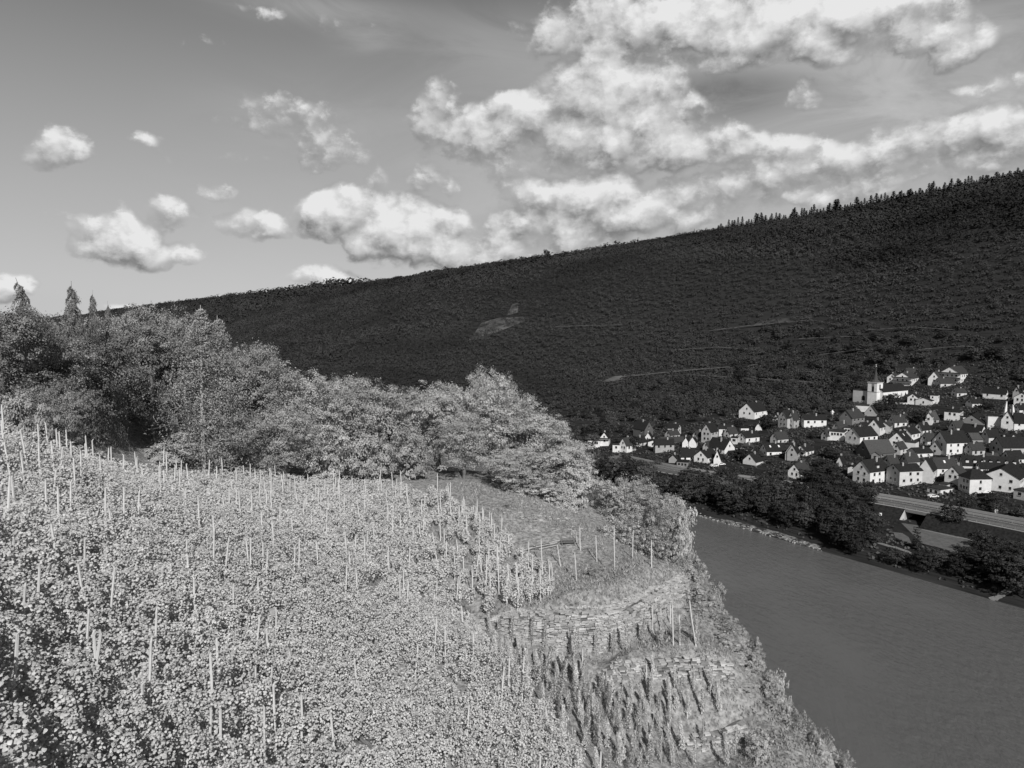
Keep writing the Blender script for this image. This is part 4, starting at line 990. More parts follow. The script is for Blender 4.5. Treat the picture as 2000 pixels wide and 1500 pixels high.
    tag(root, label, cat); return root, Pt
def H(zm, X, Y, wG, wL, ev, rs, tone, roof, label, side=1, **kw):
    px, py = (1540 + X / 4.348, 700 + Y / 4.348) if zm == 2 else (1080 + X / 4.167, 700 + Y / 4.167)
    sc = 4.348 if zm == 2 else 4.167
    g = hit_far(px, py)
    if g is None: print('MISS', label); return
    m_per = g[1] / CP / 1450 / sc * 1.02; G, Lm = wG * m_per, wL * m_per
    ratio = kw.pop('ratio', 1.35)
    phi = math.atan2(max(Lm, .3), ratio * max(G, .3)); phi = min(max(phi, math.radians(6)), math.radians(72))
    Wd = min(max(G / math.cos(phi), 3.2), 15); Ld = min(max(Lm / math.sin(phi), 4.5), 34)
    if Lm < 2.5: Ld = min(Ld, Wd * 1.4); 
    kd = kw.get('kind', 'gable')
    return house_at(g, (g[0], g[1]), Wd, Ld, ev * m_per, max(rs * m_per, .3), phi, side, tone, roof, label, **kw)
HL = [
 (2,690,1080,135,145,115,85,.80,0,'large white riverside house with a dormer, right of the dark tree',dict(dormers=1)),
 (2,940,1090,102,170,130,45,.62,0,'grey gabled house between the dormer house and the pointed white gable',dict(balcony=False)),
 (2,1225,1065,115,25,110,95,.66,0,'tall pointed plain gable above the railway',dict(cols=0,attic=False)),
 (2,1260,1008,70,150,75,75,.78,1,'white house with tiled roof behind the pointed gable',dict(skyl=1)),
 (2,1455,1090,115,45,100,62,.62,1,'grey gabled house left of the boxy house by the road',{}),
 (2,1535,1155,85,155,130,70,.70,0,'boxy pale house with dark hipped roof near the road',dict(kind='hip',lcols=1,cols=3,rows=2)),
 (2,1960,1150,272,60,120,78,.74,0,'wide pale gabled house with five windows at the right',dict(cols=3,rows=2)),
 (2,2010,1212,85,60,78,10,.55,1,'low flat shed at the right edge below the wide gable',dict(kind='flat',cols=1)),
 (2,105,1032,105,72,60,64,.78,1,'small white gabled house alone among dark trees near the river',{}),
 (2,1340,828,110,165,110,85,.78,0,'tall house with grey gable and bright long side in the village centre',{}),
 (2,605,742,115,135,75,68,.82,0,'white gabled house below the church with black roof',{}),
 (2,775,662,95,50,75,62,.76,0,'house with bright slanting gable under the big churchyard tree',dict(cols=0)),
 (2,470,702,115,25,72,8,.80,1,'white flat roofed house left of the black roofed gable house',dict(kind='flat',cols=4)),
 (2,535,645,60,15,50,8,.78,1,'small white cube house behind the flat roofed one',dict(kind='flat',cols=2,rows=1)),
 (2,1045,702,95,62,58,45,.80,0,'white low gable right of centre with long white wall',{}),
 (2,990,752,125,45,48,68,.80,0,'white gable with skylight in its black roof',dict(skyl=1)),
 (2,950,824,70,48,52,52,.60,1,'narrow half lit gable in front of the skylight house',{}),
 (2,1075,800,80,25,80,8,.72,1,'pale round cornered annex with blank walls',dict(kind='flat',cols=0,lcols=0)),
 (2,1085,850,75,122,42,36,.74,0,'low white house with small gable before the village centre house',{}),
 (2,1290,822,85,12,50,62,.36,1,'dull grey gable leaning against the tall centre house',dict(cols=1)),
 (2,690,852,110,190,45,95,.14,2,'big dark barn with broad grey roof below the black roofed house',dict(cols=0,lcols=1,chim=0)),
 (2,770,888,62,20,65,22,.28,2,'dark grey outbuilding behind the dormer house',dict(chim=0)),
 (2,1100,394,80,20,58,30,.78,0,'white house just right of the church choir',{}),
 (2,1215,402,120,45,40,22,.72,0,'low white outbuilding in front of the house beside the church',dict(cols=1)),
 (2,1265,387,55,12,68,14,.80,0,'narrow white end house right of the church group',dict(kind='flat',cols=2)),
 (2,920,210,75,25,45,30,.72,1,'half hidden white house left of the upper chalet',dict()),
 (2,1045,234,140,55,60,46,.80,1,'white chalet with dark balcony windows above the church',dict(cols=3,balcony=True)),
 (2,1460,214,160,82,78,55,.82,1,'big white chalet with balconies highest on the slope',dict(cols=4,balcony=True)),
 (2,1285,232,88,30,55,60,.82,1,'white steep gable with garage beside the big chalet',dict(cols=1)),
 (2,1845,352,12,165,48,40,.82,0,'long white house on the slope above the twin spires',dict(side=-1)),
 (2,1965,350,52,10,55,50,.36,0,'grey gable behind the upper right houses',dict(cols=0)),
 (2,2050,412,115,40,72,42,.78,0,'white gabled house cut by the right edge upper slope',dict(cols=3)),
 (2,1455,532,115,22,72,22,.76,0,'white cube house with two windows at the left end of the modern row',dict(kind='hip')),
 (2,1480,582,25,210,82,12,.74,0,'long white modern building behind the grey barn gable',dict(kind='flat')),
 (2,1660,598,180,35,45,62,.24,0,'dark grey barn gable before the long white building',dict(cols=0,chim=0)),
 (2,1690,598,20,160,105,14,.72,1,'large blank white hall beside the twin spires',dict(kind='flat',cols=0,lcols=0)),
 (2,1905,615,85,15,85,75,.74,0,'white pointed gable directly under the twin spires',dict(cols=1)),
 (2,1915,614,15,130,72,75,.78,0,'white house with big dark roof at the right edge below the spires',{}),
 (2,1625,690,48,145,44,68,.74,0,'dark roofed house with white parapet gables',dict(side=-1)),
 (2,1820,832,100,190,72,76,.46,0,'grey gabled house with long black roof at the right',dict(lcols=2)),
 (2,1980,750,112,20,12,88,.82,0,'white triangular gable rising behind the long black roof',dict(cols=0,attic=False)),
 (2,1480,935,32,400,30,72,.60,0,'long row roof with a line of small dormers',dict(dormers=7,ratio=3)),
 (2,1632,958,48,155,22,42,.80,0,'tiny white gable with long low white wall behind the boxy house',dict(lcols=2)),
 (2,1290,1162,100,98,42,6,.76,1,'low white flat annex beside the railway embankment',dict(kind='flat',cols=2)),
 (2,1345,1112,50,28,36,5,.62,1,'small flat annex behind the low white one',dict(kind='flat',cols=1)),
 (2,45,600,48,38,78,62,.44,1,'grey tall house at the left of the long white house',{}),
 (2,130,592,28,175,70,38,.80,0,'long white two storey house left of the small cupola',{}),
 (2,540,570,100,95,60,62,.22,1,'dark grey gabled house left of the half timbered one',dict(cols=1)),
 (2,745,492,90,8,25,62,.36,1,'small half timbered gable below the church tower',dict(cols=0)),
 (2,680,456,102,12,50,4,.74,1,'white low wall building under the church tower',dict(kind='flat',cols=0,lcols=0)),
 (2,1218,568,50,8,70,30,.70,2,'small white house among garden trees centre right',dict(cols=1)),
 (2,70,872,78,15,70,62,.36,0,'grey gable at the left of the balcony house',dict(cols=1)),
 (2,148,832,84,62,40,46,.82,0,'white gable with dark balcony openings left of the dark trees',dict(cols=2,balcony=True)),
 (2,465,922,60,22,20,66,.60,0,'pale parapet gable emerging from dark trees',dict(cols=0,attic=False)),
 (2,570,1000,62,10,66,14,.62,0,'slanting white wall left of the large riverside house',dict(cols=0)),
 (2,860,640,85,18,62,30,.50,1,'grey house with arched door beside the slanting gable',dict(cols=1)),
 (2,1010,560,70,20,40,40,.40,1,'grey garden house between the church tree and the hedge',dict(cols=0)),
 (2,1560,720,60,120,30,45,.30,2,'low grey tiled barn in the middle right',dict(cols=0,lcols=1)),
 (2,1890,560,40,70,20,40,.5,0,'small roof behind the white gable under the spires',dict(cols=0)),
 (1,240,757,80,42,60,3,.78,1,'leftmost white flat roofed house by the pale trees',dict(kind='flat',cols=4,rows=1)),
 (1,380,722,97,6,50,3,.82,1,'white flat roofed house joined to the leftmost gable',dict(kind='flat',cols=4)),
 (1,453,713,73,12,58,48,.82,0,'leftmost white gable with dark balconies',dict(cols=1,balcony=True)),
 (1,600,772,62,74,60,56,.82,1,'white gabled house left of the grey hotel',dict(cols=2)),
 (1,540,767,54,6,60,5,.80,1,'flat white annex of the second gabled house from the left',dict(kind='flat',cols=1)),
 (1,745,645,68,92,62,62,.13,0,'dark house half hidden on the slope at the left',dict(side=-1,cols=1)),
 (1,800,660,50,10,16,36,.80,0,'tiny white gable below the dark slope house',dict(cols=1,attic=False)),
 (1,855,720,80,10,36,14,.76,0,'low white house left of the grey hotel',dict(cols=3)),
 (1,832,772,15,150,70,40,.38,0,'grey hotel with rows of windows',dict(balcony=False)),
 (1,880,700,10,180,22,32,.22,1,'long grey roof behind the hotel',dict(cols=0,lcols=0)),
 (1,1110,724,56,4,32,45,.84,0,'left one of the two joined white triangular gables',dict(cols=0,attic=False)),
 (1,1165,727,56,10,42,42,.84,0,'right one of the two joined white triangular gables',dict(cols=0,attic=False)),
 (1,1015,628,25,80,55,32,.58,0,'pale house with narrow gable above the twin white gables',dict(side=-1)),
 (1,1285,692,76,56,90,62,.46,0,'tall grey gabled house at the left middle',{}),
 (1,1350,637,6,118,65,25,.74,0,'white long house behind the tall grey gable',{}),
 (1,1530,592,6,60,22,8,.76,0,'white wall strip right of the long white house',dict(kind='flat',cols=0,lcols=2)),
 (1,1570,698,72,104,50,36,.80,0,'white house with large arched gable window',dict(cols=1)),
 (1,1500,700,50,8,50,10,.62,0,'grey annex left of the arched gable house',dict(kind='flat',cols=2)),
 (1,1640,498,122,100,60,64,.82,0,'white house standing alone highest at the left part of the village',dict(cols=2)),
 (1,1905,577,70,92,90,56,.48,0,'grey gabled house with extension left of the long white house',{}),
 (1,1840,537,50,12,40,36,.55,0,'small side gable of the grey house cluster',dict(cols=1)),
 (1,1042,840,10,112,42,60,.82,0,'white house with long black roof near the river left',dict()),
 (1,1260,857,110,82,46,52,.82,0,'bright white gable with two windows by the riverside gardens',dict(cols=2)),
 (1,1365,864,56,6,40,72,.84,0,'steep white parapet gable right of the bright one',dict(cols=0)),
 (1,1395,782,80,135,40,70,.80,0,'white pointed gable with roof running left',dict(side=-1,cols=0)),
 (1,1740,792,56,152,34,55,.80,0,'white gable with low long wing and roof windows',dict(skyl=2)),
 (1,1985,834,90,22,60,72,.38,0,'big plain grey gable between two white houses',dict(cols=1)),
 (1,1655,874,105,82,30,60,.70,0,'pale gable with two small windows above the gardens',dict(cols=2)),
 (1,1460,834,60,100,20,52,.32,0,'small grey gable left of the pale garden gable',dict(cols=1)),
 (1,1100,882,90,10,34,6,.25,0,'low dark open shed under the white houses',dict(kind='flat',cols=3)),
 (1,1010,852,66,12,30,32,.34,0,'small grey gable at the lower left of the white group',dict(cols=0)),
 (1,1700,587,52,6,16,46,.78,0,'tiny white gable under the highest left house',dict(cols=0,attic=False)),
]
HL += [
 (2,1150,560,60,110,40,55,.34,2,'low house with broad mid grey roof behind the garden trees centre',dict(cols=1)),
 (2,1290,250,50,110,36,40,.60,1,'house with wide dark roof between the two chalets',dict()),
 (2,1010,150,30,90,30,30,.62,1,'house roof peeping out above the upper left chalet',dict(cols=1)),
 (2,640,640,50,70,40,50,.72,0,'small white house squeezed above the black roofed gable',dict(cols=1)),
 (2,900,590,55,90,45,50,.70,1,'white house behind the arched door house',dict()),
 (2,1140,660,70,60,50,55,.74,0,'white gable between the low gable and the tall centre house',dict(cols=1)),
 (2,1180,740,55,60,40,60,.68,1,'grey white house right of the pale round annex',dict(cols=1)),
 (2,1010,930,60,90,50,60,.55,1,'house whose roof shows behind the plain pointed gable',dict(cols=1)),
 (2,860,940,55,70,45,60,.50,1,'roof and gable between the dormer house and its neighbour',dict(cols=1)),
 (2,1560,830,60,90,50,55,.50,1,'grey gabled house above the row of dormers',dict(cols=1)),
 (2,1700,720,60,80,50,60,.62,0,'gabled house between the parapet house and the long black roof',dict(cols=1)),
 (2,1420,640,55,70,50,50,.66,1,'house left of the dark roof with white parapet gables',dict(cols=1)),
 (2,1390,740,45,60,40,50,.40,2,'small grey house touching the right side of the tall centre house',dict(cols=0)),
 (2,1700,900,50,80,40,45,.74,1,'white house behind the row of small dormers',dict(cols=1)),
 (2,1880,905,70,100,50,60,.66,0,'house with dark roof above the wide pale gable',dict(cols=2)),
 (2,430,640,55,70,45,50,.60,1,'house left of the small white cube house',dict(cols=1)),
 (2,330,700,50,60,40,45,.52,1,'grey house left of the white flat roofed one',dict(cols=1)),
 (2,1560,420,50,70,36,34,.70,0,'white house on the slope left of the modern row',dict(cols=1)),
 (2,1430,330,45,70,36,32,.62,1,'house on the upper slope between chalet and long white house',dict(cols=1)),
 (2,1960,480,50,60,45,45,.74,0,'white house just above the twin white pillars',dict(cols=1)),
 (1,1440,650,50,60,36,46,.60,1,'gabled house left of the arched gable window house',dict(cols=1)),
 (1,1180,670,45,70,34,40,.55,1,'house behind the twin white triangular gables',dict(cols=1)),
 (1,960,660,50,70,34,36,.50,1,'grey roofed house above the hotel',dict(cols=1)),
 (1,1830,700,60,80,40,50,.58,1,'house behind the big plain grey gable',dict(cols=1)),
 (1,1570,770,45,60,30,40,.62,1,'small house behind the pale garden gable',dict(cols=1)),
 (1,700,720,45,60,34,44,.66,0,'white house right of the second gabled house',dict(cols=1)),
 (1,1270,760,50,50,34,44,.56,1,'small house between the bright gable and the roof running left',dict(cols=1)),
]
HR = []
for h in HL:
    zm, X, Y, wG, wL, ev, rs, tone, roof, lb, kw = h
    HR.append(H(zm, X, Y, wG, wL, ev, rs, tone, roof, lb, **kw))

# church ------------------------------------------------------------
def z2(X, Y): return 1540 + X / 4.348, 700 + Y / 4.348
g = hit_far(*z2(745, 397)); k = g[1] / 1450 / 4.348
root = empty('church', g); v = np.array(g[:2]) / np.linalg.norm(g[:2]); r = np.array([v[1], -v[0]])
fps.append((g[0] + v[0] * 12 + r[0] * 8, g[1] + v[1] * 12 + r[1] * 8, 24))
phi = math.radians(32); e1 = -r * math.cos(phi) + v * math.sin(phi); e2 = r * math.sin(phi) + v * math.cos(phi)
def Pc(a, b_, z): return (e1[0] * a + e2[0] * b_, e1[1] * a + e2[1] * b_, z)
def cbox(mb, a0, b0, z0, a1, b1, z1): mb.quadbox([Pc(a0, b0, z0), Pc(a1, b0, z0), Pc(a1, b1, z0), Pc(a0, b1, z0), Pc(a0, b0, z1), Pc(a1, b0, z1), Pc(a1, b1, z1), Pc(a0, b1, z1)])
TW = 72 * k / math.cos(phi); hT = 187 * k; WM = wallmat(.84); WM2 = wallmat(.84)
mb = MB(); cbox(mb, 0, 0, -4, TW, TW, hT); mb.build('tower', WM2, root)
mb = MB(); cbox(mb, -.12, -.12, 108 * k, TW + .12, TW + .12, 108 * k + .3); mb.build('string_course', wallmat(.35), root)
mb = MB(); cbox(mb, -.3, -.3, hT + .003, TW + .3, TW + .3, hT + .4); mb.build('cornice', wallmat(.5), root)
mb = MB(); n = 8; cxx = TW / 2; R1 = TW * .52; R2 = TW * .16; zt = hT + 140 * k
ring = lambda R_, z: [Pc(cxx + R_ * math.cos(i * math.pi / 4 + .39), cxx + R_ * math.sin(i * math.pi / 4 + .39), z) for i in range(8)]
pts = ring(R1, hT + .41) + ring(R2 * 1.5, hT + 26 * k) + ring(R2 * .9, hT + 60 * k) + [Pc(cxx, cxx, zt)]
fs = [tuple(range(7, -1, -1))]
for a in range(2):
    for i in range(8): fs.append((a * 8 + i, a * 8 + (i + 1) % 8, a * 8 + 8 + (i + 1) % 8, a * 8 + 8 + i))
for i in range(8): fs.append((16 + i, 16 + (i + 1) % 8, 24))
mb.poly(pts, fs); mb.build('spire', M_ROOF[2], root)
mb = MB(); p = Pc(cxx, cxx, zt); mb.tube(p, (p[0], p[1], zt + 1.6), .07, .07); mb.tube((p[0] - .5, p[1], zt + 1.1), (p[0] + .5, p[1], zt + 1.1), .07, .07); mb.tube((p[0], p[1], zt - .1), (p[0], p[1], zt + .35), .28, .28, 8); mb.build('cross', M_FRAME, root)
for (a, b_, face, w, h, z) in ((TW * .42, 0, 'g', 1.5, 4.2, 135 * k), (0, TW * .5, 'l', 1.3, 3.6, 150 * k)):
    mb = MB(); 
    if face == 'g': cbox(mb, a - w / 2, -.08, z - h / 2, a + w / 2, .1, z + h / 2)
    else: cbox(mb, -.08, b_ - w / 2, z - h / 2, .1, b_ + w / 2, z + h / 2)
    mb.build('belfry_opening', M_WINDOW, root)
mb = MB(); cbox(mb, TW * .42 - .8, -.1, 168 * k - .8, TW * .42 + .8, -.004, 168 * k + .8); mb.build('clock_face', wallmat(.3), root)
# nave
nb0 = TW * .55; NL = 200 * k / math.sin(phi) * .98; NW = TW * 1.6; hN = 112 * k; rN = 52 * k; a0 = -TW * .35
mb = MB(); f0 = [Pc(a0, nb0, -4), Pc(a0 + NW, nb0, -4), Pc(a0 + NW, nb0, hN), Pc(a0 + NW / 2, nb0, hN + rN), Pc(a0, nb0, hN)]; f1 = [Pc(a0, nb0 + NL, -4), Pc(a0 + NW, nb0 + NL, -4), Pc(a0 + NW, nb0 + NL, hN), Pc(a0 + NW / 2, nb0 + NL, hN + rN), Pc(a0, nb0 + NL, hN)]
mb.poly(f0 + f1, [(0, 1, 2, 3, 4), (9, 8, 7, 6, 5), (0, 5, 6, 1), (1, 6, 7, 2), (2, 7, 8, 3), (3, 8, 9, 4), (4, 9, 5, 0)]); mb.build('nave', WM, root)
mb = MB()
for sg in (0, 1):
    aa = a0 - .3 if sg == 0 else a0 + NW + .3; zl = hN - .3 * rN / (NW / 2) + .03
    c8 = [Pc(aa, nb0 - .3, zl), Pc(a0 + NW / 2, nb0 - .3, hN + rN + .03), Pc(a0 + NW / 2, nb0 + NL + .3, hN + rN + .03), Pc(aa, nb0 + NL + .3, zl)]; c8 += [(p[0], p[1], p[2] + .3) for p in c8]; mb.quadbox(c8)
mb.build('nave_roof', M_ROOF[0], root)
for i in range(5):
    bb = nb0 + NL * (.22 + .17 * i); mb = MB(); w = .75; zb, zt2 = 22 * k, 78 * k
    pts = [Pc(a0 - .07, bb - w, zb), Pc(a0 - .07, bb + w, zb), Pc(a0 - .07, bb + w, zt2), Pc(a0 - .07, bb, zt2 + 1.3), Pc(a0 - .07, bb - w, zt2)]; pts += [Pc(a0 + .1, bb - w, zb), Pc(a0 + .1, bb + w, zb), Pc(a0 + .1, bb + w, zt2), Pc(a0 + .1, bb, zt2 + 1.3), Pc(a0 + .1, bb - w, zt2)]
    mb.poly(pts, [(0, 1, 2, 3, 4), (9, 8, 7, 6, 5), (0, 5, 6, 1), (1, 6, 7, 2), (2, 7, 8, 3), (3, 8, 9, 4), (4, 9, 5, 0)]); mb.build('window', M_WINDOW if i in (4,) else wallmat(.28), root)
    mb = MB(); cbox(mb, a0 - .5, bb + 1.2, -2, a0 - .004, bb + 1.7, hN * .8); mb.build('buttress', WM2, root)
# low hall to the left
AW = 145 * k / math.cos(phi * .4)
mb = MB(); cbox(mb, TW + .004, 1.5, -4 + 25 * k, TW + AW, 9, 112 * k); mb.build('side_hall', wallmat(.58), root)
mb = MB(); cbox(mb, TW - .0, 1.3, 112 * k + .003, TW + AW + .2, 9.2, 112 * k + .35); mb.build('side_hall_roof', M_ROOF[1], root)
mb = MB(); aa = TW + AW * .33; w = 1.1; pts = []
for bq in (1.42, 1.6): pts += [Pc(aa - w, bq, 26 * k), Pc(aa + w, bq, 26 * k), Pc(aa + w, bq, 58 * k), Pc(aa + w * .6, bq, 66 * k), Pc(aa, bq, 70 * k), Pc(aa - w * .6, bq, 66 * k), Pc(aa - w, bq, 58 * k)]
mb.poly(pts, [tuple(range(7)), tuple(range(13, 6, -1))] + [(i, i + 7, (i + 1) % 7 + 7, (i + 1) % 7) for i in range(7)]); mb.build('arched_door', M_WINDOW, root)
tag(root, 'white church with slender dark spire on a square tower', 'church')
# churchyard wall
g2 = hit_far(*z2(905, 388)); g3 = hit_far(*z2(1022, 392)); mb = MB(); d = g3 - g2; mb.poly([tuple(np.array(p)) for p in ((0, 0, -2), tuple(d[:2]) + (d[2] - 2,), tuple(d[:2]) + (d[2] + 1.0,), (0, 0, 1.0))] + [tuple(np.array(p) + np.array([.1, .5, 0])) for p in ((0, 0, -2), tuple(d[:2]) + (d[2] - 2,), tuple(d[:2]) + (d[2] + 1.0,), (0, 0, 1.0))], [(0, 1, 2, 3), (7, 6, 5, 4), (0, 4, 5, 1), (1, 5, 6, 2), (2, 6, 7, 3), (3, 7, 4, 0)])
tag(mb.build('churchyard_wall', WM2, None, g2), 'long white low wall at the foot of the church choir', 'wall')
# white twin pillars (modern spires)
g = hit_far(*z2(1888, 612)); k = g[1] / 1450 / 4.348
for i, (dx_, top, lb) in enumerate(((-18 , 245, 'taller left one of two curved white pillars over the roofs'), (30, 215, 'right one of two curved white pillars over the roofs'))):
    mb = MB(); pr = []; n = 9
    for q in range(n):
        f = q / (n - 1); z = f * top * k - 2 * (1 - f); bow = math.sin(f * math.pi * .9) * 1.0 * (1 if i else -.35); w = .75 * (1 - f ** 3 * .9) + .06
        pr.append([(dx_ * k + bow - w, 0, z), (dx_ * k + bow + w, 0, z), (dx_ * k + bow + w, .9, z), (dx_ * k + bow - w, .9, z)])
    pts = [p for s_ in pr for p in s_]; fs = [(3, 2, 1, 0), tuple((n - 1) * 4 + j for j in range(4))]
    for q in range(n - 1):
        for j in range(4): fs.append((q * 4 + j, q * 4 + (j + 1) % 4, q * 4 + 4 + (j + 1) % 4, q * 4 + 4 + j))
    mb.poly(pts, fs); tag(mb.build('white_pillar', wallmat(.84), None, (g[0], g[1] + 2.5, g[2])), lb, 'pillar')
# small cupola turret
g = hit_far(*z2(372, 528)); k = g[1] / 1450 / 4.348; root = empty('turret', g)
mb = MB(); mb.box(-14 * k, -1, -3, 12 * k, 1.4, 42 * k); mb.build('base', wallmat(.7), root)
mb = MB(); mb.box(-9 * k, -.6, 42 * k + .003, 7 * k, 1, 72 * k); mb.build('lantern', wallmat(.82), root)
mb = MB(); mb.poly([(-13 * k, -.9, 72 * k + .004), (11 * k, -.9, 72 * k + .004), (11 * k, 1.3, 72 * k + .004), (-13 * k, 1.3, 72 * k + .004), (-1 * k, .2, 92 * k)], [(3, 2, 1, 0), (0, 1, 4), (1, 2, 4), (2, 3, 4), (3, 0, 4)]); mb.build('roof', wallmat(.7), root)
tag(root, 'little white turret between the long white house and the dark roofs', 'turret')

# ------------------------------------------------------------------ road and railway on the embankment
M_ASPH = mat('asphalt', .085, .13, .6); M_BALLAST = mat('ballast', .09, .15, 3.0); M_STEEL = mat('rail_steel', .32, rough=.4); M_WHITE = mat('white_paint', .7)
RZ = 9.2
CLs = [atZ(a, b_, RZ) for a, b_ in ((1180,893),(1305,921),(1400,935),(1550,954),(1702,976),(1780,989),(1850,1003),(1925,1017),(2000,1031),(2120,1058),(2300,1100))]
CLs = np.array(CLs)
def dense_path(P, step=4.0):
    seg = np.linalg.norm(np.diff(P, axis=0), axis=1); c = np.concatenate([[0], np.cumsum(seg)]); s_ = np.arange(0, c[-1], step)
    Q = np.stack([np.interp(s_, c, P[:, i]) for i in range(3)], 1)
    for _ in range(12): Q[1:-1] = (Q[:-2] + 2 * Q[1:-1] + Q[2:]) / 4
    return Q
PA = dense_path(CLs); tg = np.gradient(PA, axis=0); tg[:, 2] = 0; tg /= np.linalg.norm(tg, axis=1, keepdims=True); nrm = np.stack([-tg[:, 1], tg[:, 0], 0 * tg[:, 0]], 1)
if nrm[len(nrm) // 2] @ np.array([DN[0], DN[1], 0]) < 0: nrm = -nrm
def strip(name, o0, o1, z0, z1, m, lab=None, cat=None, kind=None, thick=None, parent=None, i0=0, i1=None):
    Q, Nn = PA[i0:i1], nrm[i0:i1]; mb = MB(); k = len(Q)
    if thick is None:
        pts = [tuple(Q[i] + Nn[i] * o0 + [0, 0, z0]) for i in range(k)] + [tuple(Q[i] + Nn[i] * o1 + [0, 0, z1]) for i in range(k)]
        mb.poly(pts, [(i, i + 1, k + i + 1, k + i) for i in range(k - 1)])
    else:
        pts = []
        for i in range(k): pts += [tuple(Q[i] + Nn[i] * o0 + [0, 0, z0]), tuple(Q[i] + Nn[i] * o1 + [0, 0, z0]), tuple(Q[i] + Nn[i] * o1 + [0, 0, z0 + thick]), tuple(Q[i] + Nn[i] * o0 + [0, 0, z0 + thick])]
        fs = [(3, 2, 1, 0), tuple((k - 1) * 4 + j for j in range(4))]
        for i in range(k - 1):
            for j in range(4): fs.append((i * 4 + j, i * 4 + (j + 1) % 4, i * 4 + 4 + (j + 1) % 4, i * 4 + 4 + j))
        mb.poly(pts, fs)
    o = mb.build(name, m, parent)
    if lab or kind: tag(o, lab, cat, kind=kind)
    return o
BPX = np.array([proj(*p)[0] for p in PA]); br = np.where((BPX > 1768) & (BPX < 1835))[0]; b0, b1 = br.min(), br.max()
M_EMB = mat('embankment_grass', .014, .035, 1.2)
for (i0, i1) in ((0, b0 + 1), (b1, None)):
    strip('embankment', -12.5, -4.6, -5.2, -.12, M_EMB, kind='structure', i0=i0, i1=i1); strip('embankment', 10.2, 15.5, -.12, -3.5, M_EMB, kind='structure', i0=i0, i1=i1)
strip('road', -4.2, 4.0, -.10, -.10, M_ASPH, kind='structure'); strip('railway_bed', 4.0, 10.2, -.09, -.09, M_BALLAST, kind='structure')
strip('kerb', -4.6, -4.2, -.3, 0, M_CONC, kind='structure', thick=.38)
strip('road_marking', -4.0, -3.85, -.092, -.092, M_WHITE, kind='structure'); strip('road_marking', 3.6, 3.75, -.092, -.092, M_WHITE, kind='structure')
for a in (5.6, 7.05): strip('rail', a, a + .12, 0, 0, M_STEEL, kind='structure', thick=.16)
strip('parapet_wall', 10.25, 10.6, -.5, 0, wallmat(.3), 'low grey wall running along the back of the railway', 'wall', thick=1.3)
def guard(i0, i1, lab, off):
    root = empty('guard_rail', PA[i0]); o_ = PA[i0]
    mb = MB(); Q, Nn = PA[i0:i1], nrm[i0:i1]
    for i in range(len(Q) - 1):
        for hz in (.62, .98): mb.tube(Q[i] + Nn[i] * off + [0, 0, hz] - o_, Q[i + 1] + Nn[i + 1] * off + [0, 0, hz] - o_, .07, .07, 4)
    mb.build('rail', M_STEEL, root)
    for i in range(len(Q)):
        mb = MB(); mb.tube(Q[i] + Nn[i] * off + [0, 0, 0.08] - o_, Q[i] + Nn[i] * off + [0, 0, 1.02] - o_, .06, .06, 4); mb.build('post', M_STEEL, root)
    tag(root, lab, 'guard rail')
vis = np.where((BPX > 1690) & (BPX < 2080))[0]; guard(vis.min(), vis.max(), 'steel guard rail along the river side of the road', -4.4)
guard(vis.min(), vis.max(), 'guard rail between the road and the railway track', 3.95)
# bridge: deck and abutments
root = empty('road_bridge', PA[b0]); o_ = PA[b0]; Q, Nn = PA[b0:b1 + 1], nrm[b0:b1 + 1]; mb = MB()
for i in range(len(Q) - 1):
    c8 = []
    for z in (-1.2, -.15):
        c8 += [Q[i] + Nn[i] * -4.65 + [0, 0, z] - o_, Q[i + 1] + Nn[i + 1] * -4.65 + [0, 0, z] - o_, Q[i + 1] + Nn[i + 1] * 10.2 + [0, 0, z] - o_, Q[i] + Nn[i] * 10.2 + [0, 0, z] - o_]
    mb.quadbox(c8)
mb.build('deck', wallmat(.2), root)
for i, sg in ((0, 1), (len(Q) - 1, -1)):
    p, n_v, t_v = Q[i] - o_, Nn[i], tg[b0 + i] * (1 if i == 0 else -1)
    mb = MB(); c8 = []
    for z in (-6.5, -1.21): c8 += [p + n_v * -4.6 + [0, 0, z] - t_v * 1.2, p + n_v * -4.6 + [0, 0, z] + t_v * .02, p + n_v * 10 + [0, 0, z] + t_v * .02, p + n_v * 10 + [0, 0, z] - t_v * 1.2]
    mb.quadbox(c8); mb.build('abutment', M_CONC, root)
    mb = MB(); a_ = p + n_v * -4.62 - t_v * .1; b__ = a_ - t_v * 9 + n_v * -5.5
    mb.poly([a_ + [0, 0, -6], b__ + [0, 0, -6], b__ + [0, 0, -5.0], a_ + [0, 0, -.4], a_ + n_v * .5 + [0, 0, -6], b__ + n_v * .5 + [0, 0, -6], b__ + n_v * .5 + [0, 0, -5.0], a_ + n_v * .5 + [0, 0, -.4]], [(0, 1, 2, 3), (7, 6, 5, 4), (0, 4, 5, 1), (1, 5, 6, 2), (2, 6, 7, 3), (3, 7, 4, 0)]); mb.build('wing_wall', wallmat(.62), root)
tag(root, 'concrete underpass bridge carrying the road with pale wing wall', 'bridge')

